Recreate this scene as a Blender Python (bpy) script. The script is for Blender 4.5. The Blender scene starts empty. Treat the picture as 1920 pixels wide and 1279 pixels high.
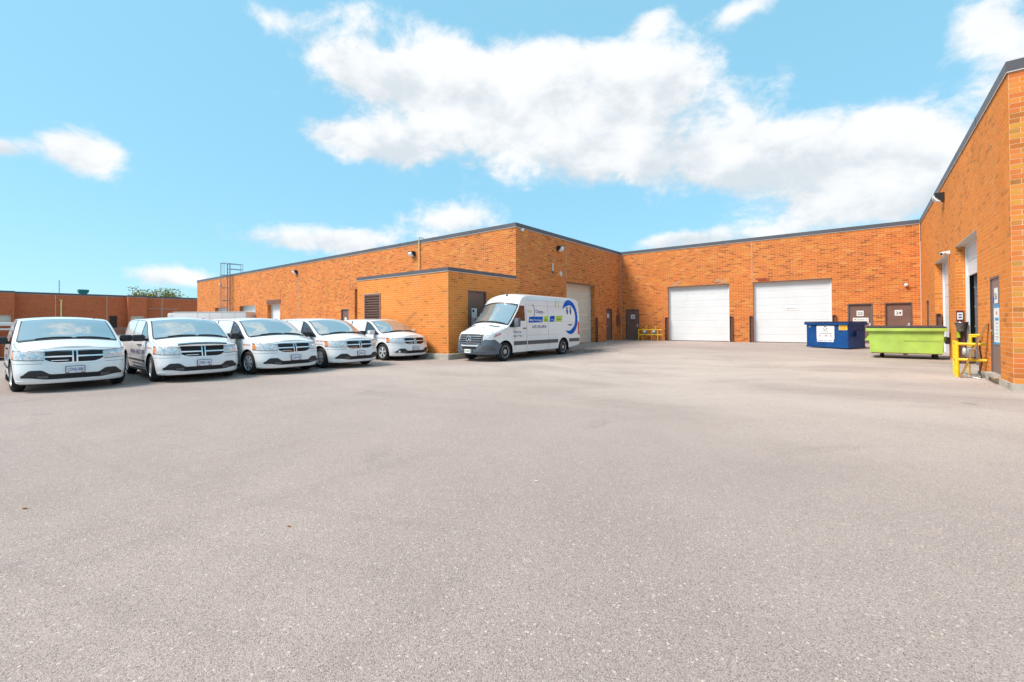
import bpy, bmesh, math, random
import numpy as np
from mathutils import Matrix, Vector

R = math.radians
random.seed(7)
rng = np.random.default_rng(11)
scene = bpy.context.scene
COL = scene.collection

# ------------------------------------------------------------------ camera
CAMZ = 1.47
cd = bpy.data.cameras.new("camera")
cam = bpy.data.objects.new("camera", cd)
COL.objects.link(cam)
YAW, PIT, ROLL, FPX, CY = R(38.132), R(0.628), R(-0.34), 839.6, 597.97
cd.sensor_width = 36.0
cd.lens = FPX / 1920 * 36.0
cd.shift_y = -(639.5 - CY) / 1920
cd.clip_end = 3000
F = Vector((-math.sin(YAW) * math.cos(PIT), math.cos(YAW) * math.cos(PIT), math.sin(PIT)))
Rt = Vector((math.cos(YAW), math.sin(YAW), 0))
Up = Rt.cross(F)
R2 = Rt * math.cos(ROLL) + Up * math.sin(ROLL)
U2 = -Rt * math.sin(ROLL) + Up * math.cos(ROLL)
cam.matrix_world = Matrix(((R2.x, U2.x, -F.x, 0), (R2.y, U2.y, -F.y, 0), (R2.z, U2.z, -F.z, CAMZ), (0, 0, 0, 1)))
scene.camera = cam

# ------------------------------------------------------------------ exposure
scene.view_settings.view_transform = 'Standard'
scene.view_settings.look = 'None'
scene.view_settings.exposure = 1.36
scene.view_settings.gamma = 1
scene.view_settings.use_curve_mapping = False
scene.render.film_transparent = False
scene.cycles.max_bounces = 4
scene.cycles.diffuse_bounces = 2
scene.cycles.use_denoising = True
scene.cycles.adaptive_threshold = 0.02

# ------------------------------------------------------------------ sun
SUN_TO = Vector((-0.36, -0.53, 0.77)).normalized()
sl = bpy.data.lights.new("sun", 'SUN')
sl.energy = 2.0
sl.angle = R(22)
sl.color = (1.0, 0.925, 0.83)
sun = bpy.data.objects.new("sun", sl)
COL.objects.link(sun)
sun.rotation_euler = SUN_TO.to_track_quat('Z', 'Y').to_euler()
sun.location = (-20, -20, 30)

# ------------------------------------------------------------------ sky with clouds
world = bpy.data.worlds.new("World")
scene.world = world
world.use_nodes = True
world.cycles.sampling_method = 'MANUAL'
world.cycles.sample_map_resolution = 256
wt = world.node_tree
wn, wl = wt.nodes, wt.links
wn.clear()


def wnode(t, **kw):
    n = wn.new(t)
    for k, v in kw.items():
        setattr(n, k, v)
    return n


def wmath(op, a, b=None, c=None, clamp=False):
    n = wnode('ShaderNodeMath', operation=op, use_clamp=clamp)
    for i, x in enumerate((a, b, c)):
        if x is None:
            continue
        if isinstance(x, (int, float)):
            n.inputs[i].default_value = x
        else:
            wl.new(x, n.inputs[i])
    return n.outputs[0]


def wvec(op, a, b=None):
    n = wnode('ShaderNodeVectorMath', operation=op)
    for i, x in enumerate((a, b)):
        if x is None:
            continue
        if isinstance(x, (tuple, list)):
            n.inputs[i].default_value = x
        else:
            wl.new(x, n.inputs[i])
    return n.outputs['Value'] if op in ('DOT_PRODUCT', 'LENGTH') else n.outputs[0]


def wsmooth(x, lo, hi):
    n = wnode('ShaderNodeMapRange', interpolation_type='SMOOTHSTEP')
    wl.new(x, n.inputs[0])
    n.inputs[1].default_value, n.inputs[2].default_value = lo, hi
    return n.outputs[0]


tc = wnode('ShaderNodeTexCoord')
sep = wnode('ShaderNodeSeparateXYZ')
wl.new(tc.outputs['Generated'], sep.inputs[0])
az = wmath('ARCTAN2', sep.outputs[0], sep.outputs[1])
el = wmath('ARCSINE', sep.outputs[2])
cmb = wnode('ShaderNodeCombineXYZ')
wl.new(az, cmb.inputs[0])
wl.new(el, cmb.inputs[1])
pos = cmb.outputs[0]


def noise(vec, scale, detail, rough, dist=0.0, lac=2.1):
    n = wnode('ShaderNodeTexNoise', noise_dimensions='3D')
    wl.new(vec, n.inputs['Vector'])
    n.inputs['Scale'].default_value = scale
    n.inputs['Detail'].default_value = detail
    n.inputs['Roughness'].default_value = rough
    n.inputs['Lacunarity'].default_value = lac
    n.inputs['Distortion'].default_value = dist
    return n.outputs['Fac']


# cloud banks: azimuth, elevation (degrees, azimuth clockwise from +Y), half widths, weight
def sky_dir(u, v):
    d = F * FPX + R2 * (u - 960) + U2 * (CY - v)
    d.normalize()
    return math.degrees(math.atan2(d.x, d.y)), math.degrees(math.asin(d.z))


BANKS = []
for (u, v, ru, rv, w) in [
        (740, 140, 130, 46, 1.0), (960, 150, 190, 66, 1.1), (1200, 150, 170, 66, 1.05), (930, 245, 220, 46, .85),
        (680, 268, 95, 36, .95), (1180, 300, 280, 52, 1.0), (1430, 300, 130, 62, .95), (1680, 275, 130, 70, 1.05),
        (1640, 372, 280, 56, 1.0), (545, 45, 80, 34, .52), (710, 30, 115, 40, .54),
        (158, 285, 78, 42, 1.2), (-10, 274, 30, 17, .9), (600, 448, 165, 26, 1.0),
        (850, 416, 75, 30, 1.05), (330, 518, 95, 20, 1.0), (1310, 450, 115, 20, .95),
        (1850, 35, 95, 56, .80), (1915, 125, 70, 50, .70), (1390, 20, 60, 20, .55), (1215, 36, 44, 26, .58)]:
    a0, e0 = sky_dir(u, v)
    a1, _ = sky_dir(u + ru, v)
    _, e1 = sky_dir(u, v - rv)
    BANKS.append((a0, e0, max(1.5, abs(a1 - a0)), max(.8, abs(e1 - e0)), w))
for (a, e, sa, se, w) in [(52, 18, 16, 6, .9), (95, 24, 20, 8, .85), (150, 34, 20, 8, .85), (165, 12, 18, 5, .85),
                          (-150, 18, 18, 6, .85), (-118, 36, 16, 7, .8), (10, 58, 26, 8, .75), (-82, 58, 20, 6, .8), (-50, 68, 26, 6, .8)]:  # last two banks: unseen, added overhead to give the windscreens cloud reflections
    BANKS.append((a, e, sa, se, w))


def wvma(a, b, c):
    n = wnode('ShaderNodeVectorMath', operation='MULTIPLY_ADD')
    wl.new(a, n.inputs[0])
    n.inputs[1].default_value, n.inputs[2].default_value = b, c
    return n.outputs[0]


tot = low = 0.0
for (a, e, sa, se, w) in BANKS:
    k = wvma(pos, (1 / R(sa), 1 / R(se), 0), (-a / sa, -e / se, 0))
    g = wmath('POWER', 0.5, wvec('DOT_PRODUCT', k, k))
    tot = wmath('MULTIPLY_ADD', g, w, tot)
    low = wmath('MULTIPLY_ADD', g, wvec('DOT_PRODUCT', k, (0, 1, 0)), low)
flat = wvec('MULTIPLY', tc.outputs['Generated'], (1.0, 1.0, 1.45))
n1 = noise(flat, 9.0, 7.0, 0.60, 0.2)
dens = wmath('ADD', tot, wmath('MULTIPLY', wmath('SUBTRACT', n1, 0.5), 1.9))
cover = wsmooth(dens, 0.34, 0.92)
# sunlit tops, grey bases
shade_n = noise(wvec('ADD', flat, (0.015, 0.01, -0.04)), 6.0, 4.0, 0.5, 0.3)
shade = wmath('ADD', wmath('MULTIPLY', low, 0.6), wmath('MULTIPLY', wmath('SUBTRACT', n1, shade_n), 2.2))
lit = wsmooth(shade, -0.60, 0.30)

sky = wnode('ShaderNodeTexSky', sky_type='NISHITA')
sky.sun_disc = False
sky.sun_elevation = math.asin(SUN_TO.z)
sky.sun_rotation = math.atan2(SUN_TO.x, SUN_TO.y) % (2 * math.pi)
sky.altitude = 100
sky.air_density = 1.0
sky.dust_density = 0.6
sky.ozone_density = 2.0
tint = wnode('ShaderNodeMix', data_type='RGBA', blend_type='MULTIPLY')
tint.inputs[0].default_value = 1.0
wl.new(sky.outputs[0], tint.inputs[6])
tint.inputs[7].default_value = (.95, 1.06, .98, 1)
veil = wnode('ShaderNodeMix', data_type='RGBA')
veil.inputs[0].default_value = 0.78
wl.new(tint.outputs[2], veil.inputs[6])
veil.inputs[7].default_value = (1.25, 2.75, 3.65, 1)
ccol = wnode('ShaderNodeMix', data_type='RGBA')
wl.new(lit, ccol.inputs[0])
ccol.inputs[6].default_value = (2.85, 3.1, 3.3, 1)
ccol.inputs[7].default_value = (3.95, 4.0, 4.05, 1)
mixc = wnode('ShaderNodeMix', data_type='RGBA')
wl.new(wmath('MULTIPLY', cover, 0.97), mixc.inputs[0])
wl.new(veil.outputs[2], mixc.inputs[6])
wl.new(ccol.outputs[2], mixc.inputs[7])
bg = wnode('ShaderNodeBackground')
bg.inputs[1].default_value = 0.1
wl.new(mixc.outputs[2], bg.inputs[0])
wo = wnode('ShaderNodeOutputWorld')
wl.new(bg.outputs[0], wo.inputs[0])


# ------------------------------------------------------------------ materials
def newmat(name):
    m = bpy.data.materials.new(name)
    m.use_nodes = True
    return m, m.node_tree.nodes, m.node_tree.links, m.node_tree.nodes['Principled BSDF']


def M(name, col, rough=0.6, metal=0.0, var=0.0, scale=8.0, bump=0.0, bscale=60.0, coat=0.0, ior=1.45, grime=None, gscale=2.0, gamt=0.4):
    m, n, l, b = newmat(name)
    b.inputs['Roughness'].default_value = rough
    b.inputs['Metallic'].default_value = metal
    b.inputs['IOR'].default_value = ior
    b.inputs['Coat Weight'].default_value = coat
    b.inputs['Coat Roughness'].default_value = 0.05
    c = (*col, 1)
    b.inputs['Base Color'].default_value = c
    out = None
    if var or bump or grime:
        t = n.new('ShaderNodeTexCoord')
    if var:
        x = n.new('ShaderNodeTexNoise')
        x.inputs['Scale'].default_value = scale
        x.inputs['Detail'].default_value = 5
        l.new(t.outputs['Object'], x.inputs['Vector'])
        mr = n.new('ShaderNodeMapRange')
        mr.inputs[1].default_value, mr.inputs[2].default_value = .3, .7
        mr.inputs[3].default_value, mr.inputs[4].default_value = 1 - var, 1 + var
        l.new(x.outputs['Fac'], mr.inputs[0])
        v = n.new('ShaderNodeVectorMath')
        v.operation = 'SCALE'
        v.inputs[0].default_value = col
        l.new(mr.outputs[0], v.inputs['Scale'])
        out = v.outputs[0]
    if grime:
        x = n.new('ShaderNodeTexNoise')
        x.inputs['Scale'].default_value = gscale
        x.inputs['Detail'].default_value = 8
        x.inputs['Roughness'].default_value = .7
        l.new(t.outputs['Object'], x.inputs['Vector'])
        mr = n.new('ShaderNodeMapRange')
        mr.inputs[1].default_value, mr.inputs[2].default_value = .52, .75
        mr.inputs[4].default_value = gamt
        l.new(x.outputs['Fac'], mr.inputs[0])
        mx = n.new('ShaderNodeMix')
        mx.data_type = 'RGBA'
        l.new(mr.outputs[0], mx.inputs[0])
        if out:
            l.new(out, mx.inputs[6])
        else:
            mx.inputs[6].default_value = c
        mx.inputs[7].default_value = (*grime, 1)
        out = mx.outputs[2]
    if out:
        l.new(out, b.inputs['Base Color'])
    if bump:
        x = n.new('ShaderNodeTexNoise')
        x.inputs['Scale'].default_value = bscale
        x.inputs['Detail'].default_value = 4
        l.new(t.outputs['Object'], x.inputs['Vector'])
        bp = n.new('ShaderNodeBump')
        bp.inputs['Strength'].default_value = bump
        bp.inputs['Distance'].default_value = 0.01
        l.new(x.outputs['Fac'], bp.inputs['Height'])
        l.new(bp.outputs[0], b.inputs['Normal'])
    return m


BRICK_RAMP = [(0.0, (.35, .105, .026)), (.07, (.42, .115, .026)), (.16, (.55, .145, .030)), (.32, (.60, .162, .033)),
              (.50, (.63, .176, .036)), (.70, (.605, .172, .034)), (.84, (.65, .204, .038)), (.92, (.64, .240, .036)),
              (.97, (.66, .262, .070)), (1.0, (.48, .18, .036))]
ANNEX_RAMP = [(0.0, (.45, .150, .028)), (.06, (.55, .170, .028)), (.15, (.65, .200, .031)), (.35, (.69, .204, .033)),
              (.55, (.72, .216, .035)), (.75, (.69, .209, .033)), (.90, (.72, .236, .036)), (1.0, (.60, .210, .036))]


def brick_mat(name, source, ramp, far=False):
    m, n, l, b = newmat(name)
    b.inputs['Roughness'].default_value = 0.88
    b.inputs['Specular IOR Level'].default_value = 0.25
    t = n.new('ShaderNodeTexCoord')
    if source == 'attr':
        a = n.new('ShaderNodeAttribute')
        a.attribute_name = 'tone'
        fac = a.outputs['Fac']
    else:
        a = n.new('ShaderNodeObjectInfo')
        fac = a.outputs['Random']
    r = n.new('ShaderNodeValToRGB')
    r.color_ramp.interpolation = 'CONSTANT' if False else 'LINEAR'
    e = r.color_ramp.elements
    e[0].position, e[0].color = ramp[0][0], (*ramp[0][1], 1)
    e[1].position, e[1].color = ramp[-1][0], (*ramp[-1][1], 1)
    for p_, c_ in ramp[1:-1]:
        q = e.new(p_)
        q.color = (*c_, 1)
    l.new(fac, r.inputs[0])
    g = n.new('ShaderNodeNewGeometry')
    x = n.new('ShaderNodeTexNoise')
    x.inputs['Scale'].default_value = 26
    x.inputs['Detail'].default_value = 6
    x.inputs['Roughness'].default_value = .65
    l.new(g.outputs['Position'], x.inputs['Vector'])
    y = n.new('ShaderNodeTexNoise')
    y.inputs['Scale'].default_value = .35
    y.inputs['Detail'].default_value = 4
    l.new(g.outputs['Position'], y.inputs['Vector'])
    s = n.new('ShaderNodeMath')
    s.operation = 'MULTIPLY_ADD'
    l.new(x.outputs['Fac'], s.inputs[0])
    s.inputs[1].default_value = .26
    s.inputs[2].default_value = .70
    s2 = n.new('ShaderNodeMath')
    s2.operation = 'MULTIPLY_ADD'
    l.new(y.outputs['Fac'], s2.inputs[0])
    s2.inputs[1].default_value = .34
    l.new(s.outputs[0], s2.inputs[2])
    v = n.new('ShaderNodeVectorMath')
    v.operation = 'SCALE'
    l.new(r.outputs[0], v.inputs[0])
    l.new(s2.outputs[0], v.inputs['Scale'])
    # rain streaks and pale lime bloom with a shape of their own
    mp = n.new('ShaderNodeMapping')
    mp.inputs['Scale'].default_value = (1.6, 1.6, .22)
    l.new(g.outputs['Position'], mp.inputs[0])
    z = n.new('ShaderNodeTexNoise')
    z.inputs['Scale'].default_value = 1.4
    z.inputs['Detail'].default_value = 6
    l.new(mp.outputs[0], z.inputs['Vector'])
    mr = n.new('ShaderNodeMapRange')
    mr.inputs[1].default_value, mr.inputs[2].default_value = .58, .8
    mr.inputs[4].default_value = .28
    l.new(z.outputs['Fac'], mr.inputs[0])
    mx = n.new('ShaderNodeMix')
    mx.data_type = 'RGBA'
    l.new(mr.outputs[0], mx.inputs[0])
    l.new(v.outputs[0], mx.inputs[6])
    mx.inputs[7].default_value = (.60, .30, .12, 1)
    l.new(mx.outputs[2], b.inputs['Base Color'])
    bp = n.new('ShaderNodeBump')
    bp.inputs['Strength'].default_value = .18
    bp.inputs['Distance'].default_value = .004
    l.new(x.outputs['Fac'], bp.inputs['Height'])
    l.new(bp.outputs[0], b.inputs['Normal'])
    return m


m_brick = brick_mat("brick_face", 'attr', BRICK_RAMP)
m_brick_annex = brick_mat("brick_face_ochre", 'attr', ANNEX_RAMP)
ONE_RAMP = [(0.0, (.34, .14, .035)), (.10, (.42, .145, .035)), (.22, (.58, .155, .042)), (.42, (.64, .195, .050)),
            (.58, (.66, .225, .050)), (.72, (.62, .250, .045)), (.86, (.60, .275, .045)), (.94, (.46, .215, .05)), (1.0, (.62, .17, .05))]
m_brick_even = brick_mat("brick_single_even", 'obj', ANNEX_RAMP)
m_brick_one = brick_mat("brick_single", 'obj', ONE_RAMP)
FAR_RAMP = [(0, (.42, .105, .042)), (.3, (.50, .118, .046)), (.6, (.56, .135, .052)), (1, (.49, .145, .06))]
m_brick_far = brick_mat("brick_far", 'attr', FAR_RAMP)
m_mortar = M("mortar", (.74, .46, .26), .95, var=.12, scale=3, bump=.3)
m_mortar_far = M("mortar_far", (.55, .20, .10), .95, var=.12, scale=3)
m_coping = M("coping_metal", (.105, .098, .110), .5, .1, var=.1, scale=1.5)
m_flash = M("flashing", (.62, .57, .52), .5, .2)
m_conc = M("concrete", (.42, .37, .31), .9, var=.18, scale=5, bump=.5, bscale=30, grime=(.18, .15, .12), gamt=.6)
m_roof = M("roof_membrane", (.18, .18, .18), .9, var=.15)
m_door_brown = M("door_brown", (.19, .108, .085), .45, var=.10, scale=3, grime=(.14, .10, .09), gamt=.3)
m_frame_brown = M("frame_brown", (.15, .088, .072), .5, var=.08)
m_guard = M("guard_steel", (.20, .092, .066), .55, .2, var=.2, scale=9, grime=(.23, .12, .07), gscale=5)
m_white_door = M("door_white", (.72, .72, .735), .45, var=.035, scale=.8, grime=(.55, .53, .5), gscale=1.5, gamt=.25)
m_cream_door = M("door_cream", (.66, .58, .47), .5, var=.05, scale=1, grime=(.5, .42, .33), gamt=.3)
m_far_cream = M("door_far", (.62, .56, .47), .6, var=.05)
m_white = M("white_plastic", (.75, .75, .76), .4)
m_offwhite = M("sign_white", (.78, .77, .75), .5)
m_joint = M("joint_sealant", (.62, .46, .36), .8)
m_lintel = M("lintel_steel", (.14, .09, .075), .6, .3)
m_black = M("black_matte", (.012, .012, .013), .75)
m_dark = M("interior_dark", (.03, .03, .034), .9)
m_int = M("interior_wall", (.16, .16, .155), .9)
m_rubber = M("rubber", (.018, .018, .019), .82, bump=.2, bscale=90, grime=(.07, .064, .058), gscale=6, gamt=.5)
m_chrome = M("chrome", (.78, .78, .80), .16, 1.0)
m_silver = M("rim_silver", (.66, .66, .68), .34, .35)
m_steel = M("rim_steel", (.42, .42, .43), .45, .4)
m_grille_bar = M("grille_bar_grey", (.15, .16, .185), .4, .3)
m_plate_green = M("plate_green", (.22, .33, .16), .5)
m_galv = M("galvanised", (.24, .25, .28), .5, .6, var=.15)
m_paint = M("white_paint", (.79, .79, .80), .28, coat=.6, var=.02, scale=1.2, grime=(.60, .58, .55), gscale=2.2, gamt=.35)
m_vpaint = M("van_white_paint", (.78, .78, .79), .3, coat=.6, var=.02, scale=.9)
m_panel_white = M("window_film_white", (.74, .74, .755), .2, coat=.7)
m_gap = M("panel_gap", (.12, .12, .125), .8)
m_trim = M("black_trim", (.022, .022, .026), .42)
m_trim_soft = M("grey_trim", (.105, .125, .155), .5, var=.08, scale=5)
m_mould = M("side_moulding", (.085, .09, .10), .55, var=.08)
m_lens = M("headlamp_lens", (.62, .61, .62), .12, .2, var=.3, scale=22, coat=.8)
m_amber = M("amber_lens", (.85, .24, .03), .2, coat=.5)
m_red = M("red_lens", (.50, .02, .025), .2, coat=.5)
m_plate = M("plate_white", (.70, .73, .80), .4)
m_blue_txt = M("blue_print", (.015, .055, .22), .5)
m_blue = M("brand_blue", (.0, .11, .50), .6, ior=1.2)
m_lime = M("lime_print", (.44, .62, .02), .4)
m_red_txt = M("red_print", (.60, .09, .06), .5)
m_purple = M("purple_print", (.12, .06, .30), .5)
m_greytxt = M("grey_print", (.30, .30, .34), .5)
m_yellow = M("safety_yellow", (.86, .55, .02), .45, var=.12, scale=10, grime=(.45, .22, .03), gscale=7, gamt=.5)
m_yellow_pale = M("pipe_yellow", (.82, .60, .26), .5, var=.1)
m_wood = M("plank_wood", (.38, .185, .06), .75, var=.3, scale=18)
m_cable = M("cable_black", (.02, .02, .02), .6)
m_meter = M("meter_grey", (.30, .31, .30), .45, .3, var=.15, scale=20)
m_meter_dark = M("regulator_green", (.06, .09, .08), .5, .2, var=.2)
m_blue_bin = M("bin_blue", (.003, .060, .22), .42, .1, var=.22, scale=2.2, grime=(.05, .15, .33), gscale=6, gamt=.55)
m_green_bin = M("bin_lime", (.40, .565, .10), .5, var=.16, scale=2.0, grime=(.42, .50, .16), gscale=3.5, gamt=.7)


def rusty(m, amt=.62):
    n, l = m.node_tree.nodes, m.node_tree.links
    b = n['Principled BSDF']
    src = b.inputs['Base Color'].links[0].from_socket
    t = n.new('ShaderNodeTexCoord')
    x = n.new('ShaderNodeTexNoise')
    x.inputs['Scale'].default_value = 9
    x.inputs['Detail'].default_value = 9
    x.inputs['Roughness'].default_value = .75
    l.new(t.outputs['Object'], x.inputs['Vector'])
    r = n.new('ShaderNodeMapRange')
    r.inputs[1].default_value, r.inputs[2].default_value = amt, amt + .05
    r.inputs[4].default_value = .8
    l.new(x.outputs['Fac'], r.inputs[0])
    k = n.new('ShaderNodeMix')
    k.data_type = 'RGBA'
    l.new(r.outputs[0], k.inputs[0])
    l.new(src, k.inputs[6])
    k.inputs[7].default_value = (.16, .075, .035, 1)
    l.new(k.outputs[2], b.inputs['Base Color'])


rusty(m_green_bin, .63)
rusty(m_blue_bin, .66)
m_lid = M("bin_lid", (.035, .035, .04), .6, var=.2)
m_rust = M("rust_edge", (.13, .05, .025), .85, var=.4, scale=14)
m_poster_blue = M("poster_blue", (.03, .30, .55), .45)
m_maroon = M("maroon_sign", (.13, .03, .035), .5)
m_bucket = M("tin_grey", (.16, .14, .125), .5, .4, var=.4, scale=16)
m_trailer = M("trailer_white", (.70, .67, .68), .45, var=.04, scale=.7, grime=(.5, .47, .45), gscale=1.5, gamt=.3)
m_teal = M("teal_metal", (.012, .16, .17), .5, .2)
m_orange_bin = M("rust_orange_paint", (.40, .085, .018), .5, var=.15, scale=2, grime=(.22, .05, .02), gscale=3, gamt=.5)
m_louver = M("louver_brown", (.27, .15, .125), .55, var=.08)
m_far_louver = M("louver_far", (.075, .045, .04), .6)
m_bark = M("bark", (.10, .07, .05), .9, var=.3)
m_litter = M("paper_litter", (.72, .70, .68), .8)
m_leaf_dry = M("dry_leaf", (.36, .13, .03), .8)


def glass_mat(name, base, ior, rough=.03):
    m, n, l, b = newmat(name)
    b.inputs['Base Color'].default_value = (*base, 1)
    b.inputs['Roughness'].default_value = rough
    b.inputs['IOR'].default_value = ior
    b.inputs['Coat Weight'].default_value = .6
    b.inputs['Coat Roughness'].default_value = .02
    return m


m_wind = glass_mat("windscreen_glass", (.52, .58, .59), 1.6)
m_wind.node_tree.nodes["Principled BSDF"].inputs["Metallic"].default_value = .7
m_side = glass_mat("side_glass", (.030, .036, .050), 1.6)
m_brownglass = glass_mat("van_side_glass", (.030, .022, .02), 1.7)


def leaf_mat():
    m, n, l, b = newmat("leaf_green")
    g = n.new('ShaderNodeNewGeometry')
    r = n.new('ShaderNodeValToRGB')
    e = r.color_ramp.elements
    e[0].color = (.09, .13, .015, 1)
    e[1].color = (.30, .27, .02, 1)
    l.new(g.outputs['Random Per Island'], r.inputs[0])
    l.new(r.outputs[0], b.inputs['Base Color'])
    b.inputs['Roughness'].default_value = .7
    return m


m_leaf = leaf_mat()


def ground_mat():
    m, n, l, b = newmat("asphalt")
    b.inputs['Specular IOR Level'].default_value = .3

    def mth(op, a, c=None, d=None, clamp=False):
        x = n.new('ShaderNodeMath')
        x.operation = op
        x.use_clamp = clamp
        for i, q in enumerate((a, c, d)):
            if q is None:
                continue
            if isinstance(q, (int, float)):
                x.inputs[i].default_value = q
            else:
                l.new(q, x.inputs[i])
        return x.outputs[0]

    def mixc(f, a, c):
        x = n.new('ShaderNodeMix')
        x.data_type = 'RGBA'
        for i, q in ((0, f), (6, a), (7, c)):
            if isinstance(q, tuple):
                x.inputs[i].default_value = (*q, 1)
            elif isinstance(q, (int, float)):
                x.inputs[i].default_value = q
            else:
                l.new(q, x.inputs[i])
        return x.outputs[2]

    def nz(vec, s, d=5, r_=.6, dist=0):
        x = n.new('ShaderNodeTexNoise')
        x.inputs['Scale'].default_value = s
        x.inputs['Detail'].default_value = d
        x.inputs['Roughness'].default_value = r_
        x.inputs['Distortion'].default_value = dist
        l.new(vec, x.inputs['Vector'])
        return x.outputs['Fac']

    def ss(x_, lo, hi, a=0., c=1.):
        x = n.new('ShaderNodeMapRange')
        x.interpolation_type = 'SMOOTHSTEP'
        l.new(x_, x.inputs[0])
        x.inputs[1].default_value, x.inputs[2].default_value = lo, hi
        x.inputs[3].default_value, x.inputs[4].default_value = a, c
        return x.outputs[0]

    g = n.new('ShaderNodeNewGeometry')
    P = g.outputs['Position']
    sp = n.new('ShaderNodeSeparateXYZ')
    l.new(P, sp.inputs[0])
    X, Y = sp.outputs[0], sp.outputs[1]
    big = nz(P, .22, 6, .6, .4)
    mid = nz(P, 1.1, 6, .65)
    col = mixc(ss(big, .3, .7), (.336, .260, .230), (.412, .320, .284))
    col = mixc(ss(mid, .35, .75, 0, .55), col, (.338, .263, .235))
    # wind-blown sand and dust mid-yard; paler away from the camera, grazing sheen painted in
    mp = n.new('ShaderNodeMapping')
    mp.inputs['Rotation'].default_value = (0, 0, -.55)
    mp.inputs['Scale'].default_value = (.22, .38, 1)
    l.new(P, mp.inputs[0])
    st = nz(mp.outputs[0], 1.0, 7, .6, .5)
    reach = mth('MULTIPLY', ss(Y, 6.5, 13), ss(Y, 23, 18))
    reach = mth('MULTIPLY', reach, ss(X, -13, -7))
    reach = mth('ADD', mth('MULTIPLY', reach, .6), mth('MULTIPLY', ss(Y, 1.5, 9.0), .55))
    sand_sheen = mth('MULTIPLY', ss(st, .22, .70), reach)
    col = mixc(mth('MULTIPLY', sand_sheen, .9, clamp=True), col, (.56, .450, .385))
    # turning-circle tyre scuffs
    for cx, cy, sc in ((-9.0, 17.0, .55), (5.0, 2.0, .42)):
        vm = n.new('ShaderNodeVectorMath')
        vm.operation = 'SUBTRACT'
        l.new(P, vm.inputs[0])
        vm.inputs[1].default_value = (cx, cy, 0)
        ln = n.new('ShaderNodeVectorMath')
        ln.operation = 'LENGTH'
        l.new(vm.outputs[0], ln.inputs[0])
        cv = n.new('ShaderNodeCombineXYZ')
        l.new(mth('MULTIPLY', ln.outputs['Value'], sc * 3), cv.inputs[0])
        tr = nz(cv.outputs[0], 1.0, 5, .7)
        patch = nz(P, .3, 3)
        fct = mth('MULTIPLY', ss(tr, .50, .72), ss(patch, .42, .64, 0, .4))
        col = mixc(fct, col, (.265, .208, .178))
    # oil and damp stains
    stn = mth('MULTIPLY', ss(nz(P, .55, 7, .7, .6), .6, .75), .5)
    col = mixc(stn, col, (.17, .15, .14))
    # oil drips and the sealed paving joint in front of the parked vans
    vd = n.new('ShaderNodeTexVoronoi')
    vd.inputs['Scale'].default_value = .55
    l.new(P, vd.inputs['Vector'])
    sd = n.new('ShaderNodeSeparateColor')
    l.new(vd.outputs['Color'], sd.inputs[0])
    wob = mth('MULTIPLY_ADD', nz(P, 5, 4, .7), .10, mth('MULTIPLY', sd.outputs[0], .05))
    drip = mth('MULTIPLY', mth('LESS_THAN', vd.outputs['Distance'], mth('SUBTRACT', wob, .035)), mth('GREATER_THAN', sd.outputs[1], .55))
    col = mixc(mth('MULTIPLY', drip, .38), col, (.15, .12, .105))
    jx = mth('ABSOLUTE', mth('ADD', mth('ADD', X, 13.05), mth('MULTIPLY', mth('SUBTRACT', nz(P, .8, 6, .7), .5), .35)))
    jm = mth('MULTIPLY', ss(jx, .022, .006), ss(Y, 11, 8, 0, .6))
    col = mixc(jm, col, (.14, .115, .10))
    # dirt round the delivery van's tail
    dv = mth('MULTIPLY', ss(mth('ABSOLUTE', mth('ADD', X, 11.3)), 2.6, .3), ss(mth('ABSOLUTE', mth('ADD', Y, -20.4)), 3.2, .5))
    col = mixc(mth('MULTIPLY', dv, ss(nz(P, 1.6, 6, .7), .38, .6, 0, .75)), col, (.13, .105, .085))
    # aggregate
    vo = n.new('ShaderNodeTexVoronoi')
    vo.inputs['Scale'].default_value = 185
    l.new(P, vo.inputs['Vector'])
    sc_ = n.new('ShaderNodeSeparateColor')
    l.new(vo.outputs['Color'], sc_.inputs[0])
    tone = mth('MULTIPLY_ADD', sc_.outputs[0], .46, .76)
    vs = n.new('ShaderNodeVectorMath')
    vs.operation = 'SCALE'
    l.new(col, vs.inputs[0])
    l.new(tone, vs.inputs['Scale'])
    col2 = vs.outputs[0]
    stone = mth('MULTIPLY', ss(sc_.outputs[1], .9, .93), ss(vo.outputs['Distance'], .6, .35))
    col2 = mixc(mth('MULTIPLY', stone, .85), col2, (.62, .55, .47))
    vo2 = n.new('ShaderNodeTexVoronoi')
    vo2.inputs['Scale'].default_value = 48
    l.new(P, vo2.inputs['Vector'])
    sc2 = n.new('ShaderNodeSeparateColor')
    l.new(vo2.outputs['Color'], sc2.inputs[0])
    st2 = mth('MULTIPLY', ss(sc2.outputs[2], .955, .965), ss(vo2.outputs['Distance'], .38, .25))
    col2 = mixc(mth('MULTIPLY', st2, .8), col2, (.60, .52, .44))
    pit = mth('MULTIPLY', ss(sc_.outputs[2], .88, .92), .5)
    col2 = mixc(pit, col2, (.085, .072, .066))
    # hairline cracks
    wv = n.new('ShaderNodeVectorMath')
    wv.operation = 'ADD'
    l.new(P, wv.inputs[0])
    nw = n.new('ShaderNodeTexNoise')
    nw.inputs['Scale'].default_value = 1.2
    nw.inputs['Detail'].default_value = 5
    l.new(P, nw.inputs['Vector'])
    l.new(nw.outputs['Color'], wv.inputs[1])
    ve = n.new('ShaderNodeTexVoronoi')
    ve.feature = 'DISTANCE_TO_EDGE'
    ve.inputs['Scale'].default_value = .19
    l.new(wv.outputs[0], ve.inputs['Vector'])
    crack = mth('MULTIPLY', ss(ve.outputs['Distance'], .0022, .0006), ss(nz(P, .35, 3), .62, .70, 0, .0))
    col2 = mixc(crack, col2, (.11, .095, .085))
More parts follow.
